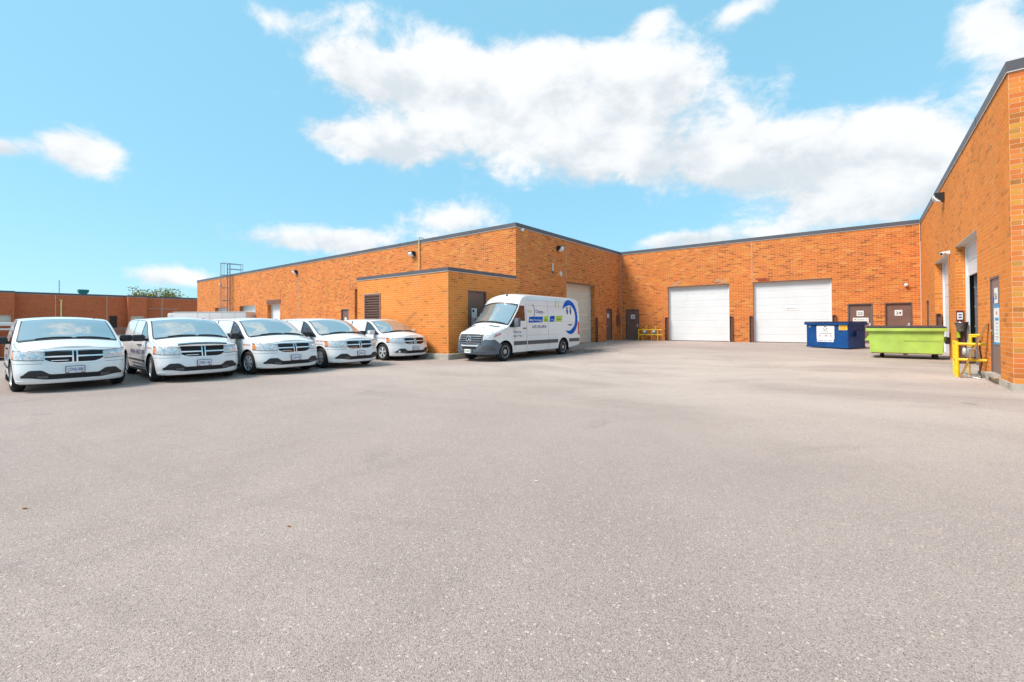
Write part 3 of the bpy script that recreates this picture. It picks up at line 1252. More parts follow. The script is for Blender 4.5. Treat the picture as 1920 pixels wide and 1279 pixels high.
strip(rw, Co, Ca, Cn, cl(-5.27), 3.9, BTOP, "expansion_joint", m_joint)
# patched brick over the left door, red repair bricks over the right one
m_patch = M("patched_brick", (.52, .30, .17), .9, var=.15, scale=6)
m_redb = M("repair_brick", (.33, .06, .03), .9, var=.2, scale=10)
for (x, z, w_, m_) in ((-10.0, 4.0, .29, m_patch), (-9.7, 4.1, .29, m_patch), (-9.85, 3.9, .29, m_patch), (-10.15, 3.9, .29, m_patch), (-7.3, 4.1, .29, m_patch), (-7.15, 4.0, .29, m_patch), (-7.45, 4.0, .29, m_patch), (-7.0, 3.9, .29, m_patch),
                       (-5.1, 4.0, .29, m_redb), (-4.8, 4.0, .29, m_redb), (-4.95, 3.9, .29, m_redb), (-4.65, 3.9, .29, m_redb)):
    plate(rw, Co, Ca, Cn, cl(x), cl(x) + w_, z + .025, z + .11, .012, m_, "replaced_brick", t=.003)
mb = MB()
mb.box(XA - .3, XR + .3, YB + .42, YB + 14, BTOP - .25, BTOP - .05)
mb.build("roof", m_roof, rw)
cope(rw, [(XA + .04, YB), (XR - .04, YB)], BTOP, ROOF)

# ---- right wing
gw = empty("warehouse_wing", (8, 22, 0))
tag(gw, "brick warehouse wing at the right edge with a half-open overhead door", "building", "wings of the brick warehouse")
Do, Da, Dn = (XR, YB), (0, -1), (-1, 0)


def dl(y):
    return YB - y


ops = [(dl(28.05), dl(27.2), .28, 2.43, .10), (dl(25.0), dl(21.27), -.3, 3.82, .30), (dl(19.84), dl(16.34), -.3, 3.82, .30), (dl(14.93), dl(14.0), .27, 2.46, .05)]
make_wall(gw, "wall", Do, Da, Dn, YB - YC, -.4, BTOP, ops, .24, 13, nsingle=215, near=(XR, YC, 2.2), bmat=m_brick_annex, smat=m_brick_even)
make_wall(gw, "wall", (XR, YC), (1, 0), (0, -1), 9.0, -.4, BTOP, [], .24, 17, nsingle=85, near=(XR, YC, 2.6), bmat=m_brick_annex, smat=m_brick_one)
panel_door(gw, Do, Da, Dn, dl(25.0), dl(21.27), .16, 3.82, .30, m_white_door, 8)
od = panel_door(gw, Do, Da, Dn, dl(19.84), dl(16.34), .14, 3.82, .30, m_white_door, 8, gone=6)
mb = MB()
for y in (19.60, 16.58):
    mb.box(XR + .40, XR + .46, y - .05, y + .05, .14, 3.75)
    for z in (.7, 1.3, 1.9, 2.5, 3.1):
        mb.lathe([(-.01, .035), (.012, .035)], (XR + .395, y, z), (1, 0, 0), 8)
mb.build("door_track", m_galv, od)
# concrete lintel soffits of the two openings
for y0, y1 in ((21.27, 25.0), (16.34, 19.84)):
    mb = MB()
    mb.box(XR + .01, XR + .30, y0 + .005, y1 - .005, 3.80, 3.815)
    mb.build("soffit", m_flash, gw)
# room behind the open door
mb = MB()
mb.add([(XR + .42, 15.5, .13), (XR + 7, 15.5, .13), (XR + 7, 20.6, .13), (XR + .42, 20.6, .13)], [(0, 1, 2, 3)])
mb.add([(XR + 7, 15.5, .1), (XR + 7, 20.6, .1), (XR + 7, 20.6, 6), (XR + 7, 15.5, 6)], [(0, 1, 2, 3)])
mb.add([(XR + .42, 15.5, .1), (XR + 7, 15.5, .1), (XR + 7, 15.5, 6), (XR + .42, 15.5, 6)], [(0, 1, 2, 3)])
mb.add([(XR + .42, 20.6, .1), (XR + 7, 20.6, .1), (XR + 7, 20.6, 6), (XR + .42, 20.6, 6)], [(3, 2, 1, 0)])
mb.build("interior", m_int, gw)
d = man_door(gw, Do, Da, Dn, dl(28.05), dl(27.2), .28, 2.43, .10)
m_mauve = M("door_mauve", (.22, .145, .13), .45, var=.06, scale=3)
d = man_door(gw, Do, Da, Dn, dl(14.93), dl(14.0), 0.27, 2.46, .045, handle_at=0, lever=m_chrome, leaf=m_mauve)
plate(d, Do, Da, Dn, dl(14.58), dl(14.28), 1.86, 2.20, -.015, m_offwhite, "number_sign")
wall_text(d, "26", Do, Da, Dn, dl(14.43), 1.95, -.009, .20, m_trim, bold=.012, width=.22)
plate(d, Do, Da, Dn, dl(14.72), dl(14.60), 1.88, 2.02, -.015, m_blue, "sticker")
ps = plate(d, Do, Da, Dn, dl(14.62), dl(14.04), .95, 1.84, -.011, m_offwhite, "poster")
plate(d, Do, Da, Dn, dl(14.62), dl(14.04), 1.76, 1.84, -.008, m_poster_blue, "poster_band")
plate(d, Do, Da, Dn, dl(14.62), dl(14.04), .95, 1.00, -.008, m_poster_blue, "poster_band")
plate(d, Do, Da, Dn, dl(14.37), dl(14.29), 1.61, 1.68, -.0055, m_red_txt, "poster_print", t=.002)
plate(d, Do, Da, Dn, dl(14.50), dl(14.16), 1.48, 1.54, -.0055, m_poster_blue, "poster_print", t=.002)
for z, w_ in ((1.42, .13), (1.34, .09), (1.27, .11), (1.19, .09), (1.12, .16), (1.06, .06)):
    plate(d, Do, Da, Dn, dl(14.33 + w_), dl(14.33 - w_), z - .007, z + .007, -.0055, m_greytxt, "poster_print", t=.002)
mb = MB()
mb.box(XR - .035, XR + .02, YC - .035, 13.98, -.3, .235)
mb.box(XR - .03, XR + .02, 14.95, 16.30, -.3, .20)
mb.box(XR + .021, XR + 9, YC - .035, YC + .02, -.3, .2351)
mb.build("foundation", m_conc, gw)
mb = MB()
mb.box(XR + .42, XR + 9, YC + .42, YB + 14, BTOP - .25, BTOP - .05)
mb.build("roof", m_roof, gw)
cope(gw, [(XR, YB - .04), (XR, YC), (XR + 9, YC)], BTOP, ROOF)
# sealant line and cable in the corners of the court
strip(rw, Co, Ca, Cn, cl(XR) - .03, .3, BTOP, "corner_joint", m_joint, w=.018, h=.02)
strip(rw, Co, Ca, Cn, .03, .3, BTOP, "corner_joint", m_joint, w=.018, h=.02)
mb = MB()
mb.tube([(XR - .03, YB - .3, 6.38), (XR - .03, YB - .3, 5.55), (XR - .03, YB - .1, 5.5)], .012, 6)
tag(mb.build("wall_cable", m_cable), "thin dark cable hanging below the coping in the court corner above door 24", "cable")

# ---- annex
an = empty("brick_annex", (-17, 15.5, 0))
tag(an, "low flat-roofed brick annex with a brown louver, beside the delivery van", "building")
Eo, Ea, En = (AX0, AY), (1, 0), (0, -1)
make_wall(an, "wall", Eo, Ea, En, XA - AX0, -.3, ATOP - .15, [(-19.80 - AX0, -18.46 - AX0, 1.0, 3.0, .12)], .22, 21, bmat=m_brick_annex)
Fo, Fa_, Fn = (XA, AY), (0, 1), (1, 0)
make_wall(an, "wall", Fo, Fa_, Fn, YA - AY, -.3, ATOP - .15, [(14.37 - AY, 15.60 - AY, .28, 2.97, .10)], .22, 23, bmat=m_brick_annex)
mb = MB()
mb.add([(AX0, AY, -.3), (AX0, YA, -.3), (AX0, YA, ATOP - .15), (AX0, AY, ATOP - .15)], [(0, 1, 2, 3)])
mb.build("end_wall", m_mortar, an)
mb = MB()
mb.box(AX0 + .2, XA - .2, AY + .2, YA - .02, ATOP - .4, ATOP - .2)
mb.build("roof", m_roof, an)
cope(an, [(AX0, YA - .02), (AX0, AY), (XA, AY), (XA, YA)], ATOP - .15, ATOP)
mb = MB()
x0, x1, z0, z1 = -19.80, -18.46, 1.0, 3.0
for bx in ((x0, x0 + .06, z0, z1), (x1 - .06, x1, z0, z1), (x0 + .06, x1 - .06, z0, z0 + .06), (x0 + .06, x1 - .06, z1 - .06, z1)):
    mb.box(bx[0], bx[1], AY - .03, AY + .10, bx[2], bx[3])
mb.add([(x0, AY + .115, z0), (x1, AY + .115, z0), (x1, AY + .115, z1), (x0, AY + .115, z1)], [(0, 1, 2, 3)], 1)
lv = mb.build("louver", [m_louver, m_black], an)
ns = 15
for k in range(ns):
    zc = z0 + .06 + (k + .5) * (z1 - z0 - .12) / ns
    mb = MB()
    mb.obox(((x0 + x1) / 2, AY + .035, zc), ((x1 - x0) / 2 - .062, 0, 0), (0, .05, -.042), (0, .006, .007))
    mb.build("slat", m_louver, lv)
d = man_door(an, Fo, Fa_, Fn, 14.37 - AY, 15.60 - AY, .28, 2.97, .10, handle_at=0)
plate(d, Fo, Fa_, Fn, 14.68 - AY, 15.02 - AY, 1.62, 2.18, -.07, m_offwhite, "notice")
plate(d, Fo, Fa_, Fn, 14.72 - AY, 14.84 - AY, 2.0, 2.12, -.064, m_trim, "notice_print", t=.002)
plate(d, Fo, Fa_, Fn, 14.72 - AY, 14.98 - AY, 1.66, 1.74, -.064, m_red_txt, "notice_print", t=.002)
kb = MB()
kb.box(AX0 - .1, XA + .32, AY - .32, AY, -.2, .225, bev=.02)
kb.box(XA, XA + .32, AY + .0005, AY + 4.4, -.2, .2245, bev=.02)
kb = tag(kb.build("concrete_kerb", m_conc), "rough concrete kerb along the foot of the brick annex", "kerb")

# ---- far warehouse across the street
fw_ = empty("far_warehouse", (-103, 14, 0))
tag(fw_, "distant red brick warehouse with stepped bays behind the leftmost minivans", "building")


def far_wall(y0, y1, x, ops_=()):
    make_wall(fw_, "wall", (x, y0), (0, 1), (1, 0), y1 - y0, -.3, BTOP, [(a - y0, b - y0, c, e, .3) for a, b, c, e in ops_], .1, int(y0 * 7) % 97, m_mortar_far, m_brick_far)
    return (x, y0, y1)


segs = [(-12, 6.55, -97.2, [(1.5, 6.2, -.3, 3.16)]), (6.55, 19.4, -98.6, [(17.2, 18.2, 1.08, 3.2)]), (19.4, 21.9, -97.4, [(19.75, 21.55, -.3, 3.15)]), (21.9, 36, -98.8, [])]
prev = None
for (y0, y1, x, o_) in segs:
    far_wall(y0, y1, x, o_)
    if prev is not None:
        lo, hi = min(prev, x), max(prev, x)
        sg = 1 if prev > x else -1
        make_wall(fw_, "wall", (hi if sg > 0 else lo, y0), (-1, 0) if sg > 0 else (1, 0), (0, 1) if sg > 0 else (0, -1), hi - lo, -.3, BTOP, [], .1, int(y0), m_mortar_far, m_brick_far)
    prev = x
cope(fw_, [(-97.2, -12), (-97.2, 6.55), (-98.6, 6.55), (-98.6, 19.4), (-97.4, 19.4), (-97.4, 21.9), (-98.8, 21.9), (-98.8, 36)], BTOP, ROOF + .1)
panel_door(fw_, (-97.2, 0), (0, 1), (1, 0), 1.5, 6.2, .05, 3.16, .28, m_far_cream, 6)
panel_door(fw_, (-97.4, 0), (0, 1), (1, 0), 19.75, 21.55, .05, 3.15, .28, m_far_cream, 6)
mb = MB()
mb.box(-98.8, -98.65, 17.2, 18.2, 1.08, 3.2)
lv = mb.build("louver", m_black, fw_)
for k in range(8):
    mb = MB()
    mb.obox((-98.6, 17.7, 1.2 + k * .27), (.05, 0, -.06), (0, .5, 0), (.01, 0, .03))
    mb.build("slat", m_far_louver, lv)
mb = MB()
mb.box(-112, -99, -12, 36, BTOP - .3, BTOP - .1)
mb.build("roof", m_roof, fw_)
for y, x in ((10.9, -98.6), (16.9, -98.6), (24.4, -98.8)):
    strip(fw_, (x, 0), (0, 1), (1, 0), y, .1, BTOP, "expansion_joint", m_joint, w=.03)

# ------------------------------------------------------------------ things fixed to the buildings
def light_fixture(name, p, N, label):
    """wedge-shaped wall pack: dark housing, pale prismatic lens, N outward"""
    N = Vector((*N, 0))
    A = Vector((-N.y, N.x, 0))
    t = empty(name, p)
    tag(t, label, "wall light", "flood lights on the brick walls")
    o = Vector(p)

    def fn(a, b, h):
        return o + N * a + Vector((0, 0, b)) + A * (h - .19)
    mb = MB()
    mb.prism([(0, -.13), (.10, -.13), (.25, .03), (.25, .15), (0, .15)], fn, .38)
    mb.box(o.x - .08, o.x + .08, o.y - .08, o.y + .08, o.z - .1, o.z + .12) if False else None
    mb.build("housing", m_trim, t)

    def fn2(a, b, h):
        return o + N * a + Vector((0, 0, b)) + A * (h - .155)
    mb = MB()
    mb.prism([(.085, -.17), (.20, -.13), (.285, .0), (.285, .10), (.24, .05), (.10, -.10)], fn2, .31)
    mb.build("lens", m_white, t)
    return t


light_fixture("wall_light", (-36.33, YA - .01, 5.76), (0, -1), "wall light high on the long brick wall, midway between ladder and yellow pipe")
light_fixture("wall_light", (-21.68, YA - .01, 5.77), (0, -1), "wall light beside the yellow pipe above the annex roof")
light_fixture("wall_light", (XA + .01, 21.87, 5.75), (1, 0), "wall light over the cream overhead door behind the delivery van")
light_fixture("wall_light", (XR - .01, 21.99, 5.88), (-1, 0), "wall light high on the right-hand wing above the open overhead doors")


def camera_fixture(p, N, label, bullet=True):
    N = Vector((*N, 0)).normalized()
    o = Vector(p)
    t = empty("security_camera", p)
    tag(t, label, "camera", "security cameras on the walls")
    mb = MB()
    mb.lathe([(0, .07), (.05, .07), (.09, .04)], o, N, 14)
    mb.build("base", m_white, t, smooth=True, sharp=40)
    mb = MB()
    if bullet:
        dr = (N + Vector((N.y * .9, -N.x * .9, -.25))).normalized() if False else (N * .5 + Vector((0, -.8, -.2))).normalized()
        c = o + N * .13 - dr * .08
        mb.lathe([(0, .045), (.03, .06), (.24, .06), (.26, .052)], c, dr, 14)
        b = mb.build("body", m_white, t, smooth=True, sharp=40)
        mb = MB()
        mb.lathe([(.258, .042), (.263, .042)], c, dr, 12)
        mb.build("eye", m_trim, b)
    else:
        mb.lathe([(.05, .085), (.10, .088), (.15, .07), (.18, .03)], o, N, 16)
        mb.build("body", m_white, t, smooth=True)
    return t


camera_fixture((XR, 20.85, 3.76), (-1, 0), "white bullet camera between the two overhead doors of the right-hand wing")
camera_fixture((1.72, YB, 3.31), (0, -1), "white dome camera on the rear wall above door 24", bullet=False)
camera_fixture((XA, 18.31, 6.27), (1, 0), "small white camera under the coping at the tall brick corner", bullet=False)
camera_fixture((-52.3, YA, 5.7), (0, -1), "white camera on the long brick wall next to the caged ladder", bullet=False)

mb = MB()
mb.lathe([(0, .15), (.03, .16), (.06, .12), (.065, .05)], (XA, 22.08, 4.33), (1, 0, 0), 18)
tag(mb.build("wall_vent", m_flash, smooth=True, sharp=30), "round pale wall vent left of the cream overhead door", "vent")
mb = MB()
mb.tube([(XA + .05, 21.19, 4.86), (XA + .05, 21.19, 4.42)], .035, 8)
mb.tube([(XA + .05, 21.19, 4.42), (XA + .05, 21.19, 4.26)], .02, 8, mi=1)
tag(mb.build("vent_pipe", [m_white, m_trim]), "short white upright pipe on the wall near the round vent", "pipe")
mb = MB()
mb.box(XA, XA + .10, 29.46, 29.84, 1.30, 2.05, bev=.01)
mb.box(XA + .10, XA + .115, 29.49, 29.81, 1.33, 2.02)
mb.box(XA + .03, XA + .07, 29.63, 29.67, 2.05, 2.6)
tag(mb.build("electrical_box", m_guard), "slim brown electrical box in the court corner beside door 19", "electrical box")

# yellow gas pipe over the annex
mb = MB()
mb.tube([(-21.06, YA - .07, 0.3), (-21.06, YA - .07, 6.72), (-21.06, YA + .25, 6.72)], .035, 8)
mb.tube([(-20.75, YA - .5, ATOP - .05), (-20.75, YA - .5, ATOP + .33), (-20.45, YA - .5, ATOP + .33)], .035, 8) if False else None
tag(mb.build("gas_pipe", m_yellow_pale), "yellow gas pipe climbing the wall behind the annex roof", "pipe")
mb = MB()
mb.tube([(-19.35, 16.6, ATOP - .25), (-19.35, 16.6, ATOP + .28), (-19.05, 16.6, ATOP + .28), (-19.05, 16.6, ATOP + .22)], .045, 8)
tag(mb.build("vent_pipe", m_yellow_pale), "short yellow gooseneck pipe standing on the annex roof", "pipe")

# roof ladder with safety cage
ld = empty("roof_ladder", (-50.3, YA - .3, 0))
tag(ld, "grey caged roof ladder on the far end of the long brick wall", "ladder")
lx0, lx1, ly = -49.95, -49.45, YA - .22
mb = MB()
for x in (lx0, lx1):
    mb.tube([(x, ly, .6), (x, ly, 7.62)], .03, 6)
    mb.tube([(x, ly, 7.62), (x, ly + 1.2, 7.62), (x, ly + 1.2, 6.55)], .03, 6)
    mb.tube([(x, ly, 7.1), (x, ly + 1.2, 7.1)], .025, 6)
mb.build("side_rail", m_galv, ld)
for k in range(21):
    mb = MB()
    z = .75 + k * .3
    mb.tube([(lx0, ly, z), (lx1, ly, z)], .016, 5)
    mb.build("rung", m_galv, ld)
for z in (2.7, 3.95, 5.2, 6.45, 7.62):
    mb = MB()
    pts = []
    for k in range(9):
        an_ = math.pi * k / 8
        pts.append(((lx0 + lx1) / 2 - math.cos(an_) * .40, ly - math.sin(an_) * .72, z))
    mb.tube([(lx0, ly, z)] + pts + [(lx1, ly, z)], .024, 5)
    mb.build("cage_hoop", m_galv, ld)
for k in (0, 2, 4, 6, 8):
    an_ = math.pi * k / 8
    x, y = (lx0 + lx1) / 2 - math.cos(an_) * .40, ly - math.sin(an_) * .72
    mb = MB()
    mb.tube([(x, y, 2.7), (x, y, 7.62)], .02, 5)
    mb.build("cage_bar", m_galv, ld)

# rooftop and wall fittings of the far warehouse
mb = MB()
mb.tube([(-98.5, 11.5, .2), (-98.5, 11.5, 5.45)], .11, 8)
mb.tube([(-98.5, 11.5, 5.45), (-98.5, 11.5, 5.62)], .2, 8)
tag(mb.build("gas_pipe", m_yellow_pale), "thick yellow standpipe on the distant red warehouse wall", "pipe")
mb = MB()
mb.tube([(-99.5, 11.4, 6.3), (-99.5, 11.4, 8.8)], .045, 6)
for z in (7.4, 7.9, 8.4):
    mb.tube([(-99.5, 11.2, z), (-99.5, 11.62, z)], .02, 4)
tag(mb.build("roof_antenna", m_galv), "thin antenna mast on the distant red warehouse roof", "antenna")
mb = MB()
mb.prism([(-.42, 0), (.42, 0), (.42, .38), (.62, .55), (.62, .95), (-.62, .95), (-.62, .55), (-.42, .38)], lambda a, b, h: (-99.6 - h, 14.25 + a, 6.45 + b * 1.05), 1.1)
tag(mb.build("roof_unit", m_teal), "teal ventilation unit on the distant red warehouse roof", "vent")
mb = MB()
mb.tube([(-99.6, 24.1, 6.3), (-99.6, 24.1, 7.35)], .16, 8)
mb.tube([(-99.6, 24.1, 7.35), (-99.6, 24.1, 7.5)], .22, 8)
tag(mb.build("roof_pipe", m_white), "short white vent pipe on the distant roof in front of the tree", "pipe")
mb = MB()
mb.tube([(-98.7, 22.4, 4.5), (-98.7, 26.6, 4.5)], .035, 6)
mb.tube([(-98.7, 24.2, 4.5), (-98.7, 24.2, 3.2)], .02, 6)
tag(mb.build("wall_conduit", m_flash), "pale horizontal conduit on the distant red wall above the trailer", "pipe")


def guard_post(x, y, A, N, z0, label, h=1.58):
    """rusty brown steel channel bolted beside a door jamb"""
    A3, N3 = Vector((*A, 0)), Vector((*N, 0))
    o = Vector((x, y, 0))
    mb = MB()

    def fn(a, b, hh):
        return o + A3 * a + N3 * b + Vector((0, 0, z0 - .1 + hh))
    mb.prism([(-.085, .014), (.085, .014), (.085, .12), (.060, .12), (.060, .034), (-.060, .034), (-.060, .12), (-.085, .12)], fn, h + .1)
    mb.prism([(-.085, .0141), (.085, .0141), (.085, .1201), (-.085, .1201)], lambda a, b, hh: fn(a, b, h + .1 + hh), .012)
    return tag(mb.build("guard_post", m_guard, fix=True), label, "bollard", "brown steel jamb guards")


guard_post(-10.45, YB, (1, 0), (0, -1), .25, "brown jamb guard between the gas meters and the first white overhead door")
guard_post(-6.44, YB, (1, 0), (0, -1), .25, "brown jamb guard at the right-hand side of the first white overhead door")
guard_post(-5.34, YB, (1, 0), (0, -1), .25, "brown jamb guard at the left-hand side of the second white overhead door")
guard_post(-1.26, YB, (1, 0), (0, -1), .25, "brown jamb guard behind the blue dumpster beside the second white overhead door")
guard_post(XA, 26.36, (0, 1), (1, 0), .25, "brown jamb guard beside the cream overhead door in the court")
guard_post(XR + .09, 24.985, (1, 0), (0, -1), .18, "brown jamb guard inside the closed overhead door of the right-hand wing")
guard_post(XR + .09, 19.825, (1, 0), (0, -1), .12, "brown jamb guard carrying the notice and the tin pail", h=1.05)


def gas_meter(x, y, z, N, label, dark=False):
    N3 = Vector((*N, 0))
    A3 = Vector((-N3.y, N3.x, 0))
    t = empty("gas_meter", (x, y, z - .6))
    tag(t, label, "gas meter", "gas meters in the court")
    o = Vector((x, y, z))
    mb = MB()
    bm = bmesh.new()
    bmesh.ops.create_cube(bm, size=1)
    bmesh.ops.scale(bm, vec=(.26, .20, .30), verts=bm.verts)
    bmesh.ops.bevel(bm, geom=bm.edges[:], offset=.05, segments=3, affect='EDGES')
    for v in bm.verts:
        v.co = o + A3 * v.co.x + N3 * v.co.y + Vector((0, 0, v.co.z))
    mb.frombm(bm)
    b = mb.build("body", m_meter, t, smooth=True, sharp=40)
    mb = MB()
    mb.lathe([(0, .09), (.03, .09), (.04, .07)], o + N3 * .10 + Vector((0, 0, .03)), N3, 16)
    mb.build("dial", m_offwhite, b)
    mb = MB()
    mb.tube([o + A3 * .08 + Vector((0, 0, .15)), o + A3 * .08 + Vector((0, 0, .40)), o + A3 * .08 - N3 * .25 + Vector((0, 0, .40))], .028, 8)
    mb.tube([o - A3 * .08 + Vector((0, 0, .15)), o - A3 * .08 + Vector((0, 0, .24)), o - A3 * .20 + Vector((0, 0, .24)), o - A3 * .20 + Vector((0, 0, -.6))], .022, 8)
    mb.build("pipe", m_yellow, t)
    mb = MB()
    mb.lathe([(-.03, .02), (-.02, .085), (.02, .085), (.03, .03)], o + Vector((0, 0, -.24)), (0, 0, 1), 14)
    mb.tube([o + Vector((0, 0, -.15)), o + Vector((0, 0, -.22))], .03, 8)
    mb.build("regulator", m_meter_dark, t, smooth=True, sharp=40)
    return t


gas_meter(-11.83, YB - .33, .85, (0, -1), "grey gas meter nearer door 20 behind the yellow guard rail")
gas_meter(-11.19, YB - .33, .85, (0, -1), "grey gas meter nearer the white overhead door behind the yellow guard rail")


def rail(name, posts, rails, label, r=.032):
    t = empty(name, (posts[0][0], posts[0][1], posts[0][2]))
    tag(t, label, "railing", "yellow pipe guard rails")
    for (x, y, z, h) in posts:
        mb = MB()
        mb.tube([(x, y, z - .1), (x, y, z + h)], r * 1.08, 10)
        mb.tube([(x, y, z + h), (x, y, z + h + .012)], r * .7, 10)
        mb.build("post", m_yellow, t, smooth=True, sharp=40)
    for pts in rails:
        mb = MB()
        mb.tube(pts, r, 10)
        mb.build("rail", m_yellow, t, smooth=True, sharp=40)
    return t


gz = .25
rail("guard_rail", [(-12.18, YB - .62, gz, .80), (-10.85, YB - .62, gz, .80)],
     [[(-12.18, YB - .62, gz + .76), (-10.85, YB - .62, gz + .76), (-10.62, YB - .62, gz + .76), (-10.62, YB - .02, gz + .76)],
      [(-12.18, YB - .62, gz + .42), (-10.85, YB - .62, gz + .42), (-10.62, YB - .62, gz + .42), (-10.62, YB - .02, gz + .42)],
      [(-12.18, YB - .62, gz + .74), (-12.18, YB - .02, gz + .74)]],
     "yellow pipe rail round the two gas meters beside door 20", .03)

# railing, meter, plank, cable by the half-open door
gz = .11
rail("guard_rail", [(1.80, 15.42, gz, .86), (1.84, 16.16, gz, .86)],
     [[(1.80, 15.42, gz + .82), (1.84, 16.16, gz + .82)], [(1.80, 15.42, gz + .42), (1.84, 16.16, gz + .42)],
      [(1.80, 15.42, gz + .80), (2.29, 15.30, gz + .80)], [(1.80, 15.42, gz + .42), (2.29, 15.30, gz + .42)]],
     "yellow pipe rail beside the half-open overhead door and leaning plank", .036)
mb = MB()
mb.tube([(2.10, 15.92, .80), (2.10, 15.92, 1.12), (2.29, 15.75, 1.12)], .035, 8)
mt = gas_meter(2.10, 15.92, .68, (-1, 0), "grey gas meter behind the leaning plank by the half-open door")
mb.build("riser", m_yellow, mt)
mb = MB()
mb.tube([(2.20, 15.45, 1.0), (2.18, 15.36, .8), (2.22, 15.36, .5), (2.17, 15.33, .25), (2.20, 15.30, .12), (2.05, 15.4, .115)], .014, 6)
tag(mb.build("loose_cable", m_cable, smooth=True), "black cable hanging from the gas meter to the ground", "cable")
mb = MB()
p0, p1 = Vector((1.84, 15.30, .12)), Vector((2.27, 15.10, 1.42))
dv = (p1 - p0)
mb.obox((p0 + p1) / 2, dv / 2, Vector((.2, 1, 0)).normalized() * .065, dv.cross(Vector((.2, 1, 0))).normalized() * .02)
tag(mb.build("wood_plank", m_wood), "brown timber plank leaning across the yellow rail against the wall", "plank")
mb = MB()
mb.tube([(1.95, 16.5, gh(1.95, 16.5) + .015), (1.98, 15.9, gh(2, 15.9) + .015), (2.05, 15.4, gh(2, 15.4) + .015), (2.15, 15.1, gh(2.1, 15.1) + .015)], .016, 6)
tag(mb.build("garden_hose", m_white, smooth=True), "pale hose lying on the ground under the yellow rail", "hose")
# notice + tin pail on the jamb guard
mb = MB()
mb.box(2.305, 2.475, 19.80, 19.83, 1.47, 1.80)
nt = mb.build("notice_board", m_maroon)
tag(nt, "maroon notice board with white paper above the tin pail", "sign")
mb = MB()
mb.box(2.325, 2.455, 19.794, 19.799, 1.52, 1.74)
mb.build("paper", m_offwhite, nt)
for z in (1.67, 1.59):
    mb = MB()
    mb.box(2.355, 2.43, 19.790, 19.793, z - .018, z + .018)
    mb.build("print", m_blue_txt, nt)
tk = empty("tin_pail", (2.40, 19.62, 1.12))
tag(tk, "grey tin pail hung as an ashtray on the jamb of the half-open door", "bucket")
px_, py_ = 2.40, 19.62
mb = MB()
mb.lathe([(0, .10), (.015, .105), (.27, .155), (.285, .165), (.285, .155), (.05, .10)], (px_, py_, 1.15), (0, 0, 1), 22)
mb.build("body", m_bucket, tk, smooth=True, sharp=40)
mb = MB()
mb.tube([(px_ + .162 * math.cos(a), py_ + .162 * math.sin(a), 1.435) for a in np.linspace(0, 2 * math.pi, 22)], .010, 6)
mb.build("rim", m_chrome, tk, smooth=True)
mb = MB()
mb.box(2.36, 2.44, 19.70, 19.82, 1.24, 1.34)
mb.build("bracket", m_guard, tk)
mb = MB()
mb.box(2.30, 2.375, 19.690, 19.702, .95, 1.13)
tag(mb.build("warning_tape", m_lime), "lime green tape on the jamb guard below the tin pail", "tape")


# ------------------------------------------------------------------ vehicles
def interp(xs, ys):
    xs, ys = list(xs), list(ys)
    n = len(xs)
    d = [(ys[i + 1] - ys[i]) / (xs[i + 1] - xs[i]) for i in range(n - 1)]
    m = [d[0]] + [0 if d[i - 1] * d[i] <= 0 else 2 * d[i - 1] * d[i] / (d[i - 1] + d[i]) for i in range(1, n - 1)] + [d[-1]]

    def f(x):
        if x <= xs[0]:
            return ys[0]
        if x >= xs[-1]:
            return ys[-1]
        i = 0
        while xs[i + 1] < x:
            i += 1
        h = xs[i + 1] - xs[i]
        t = (x - xs[i]) / h
        return ((1 + 2 * t) * (1 - t) ** 2 * ys[i] + t * (1 - t) ** 2 * h * m[i] + t * t * (3 - 2 * t) * ys[i + 1] + t * t * (t - 1) * h * m[i + 1])
    return f


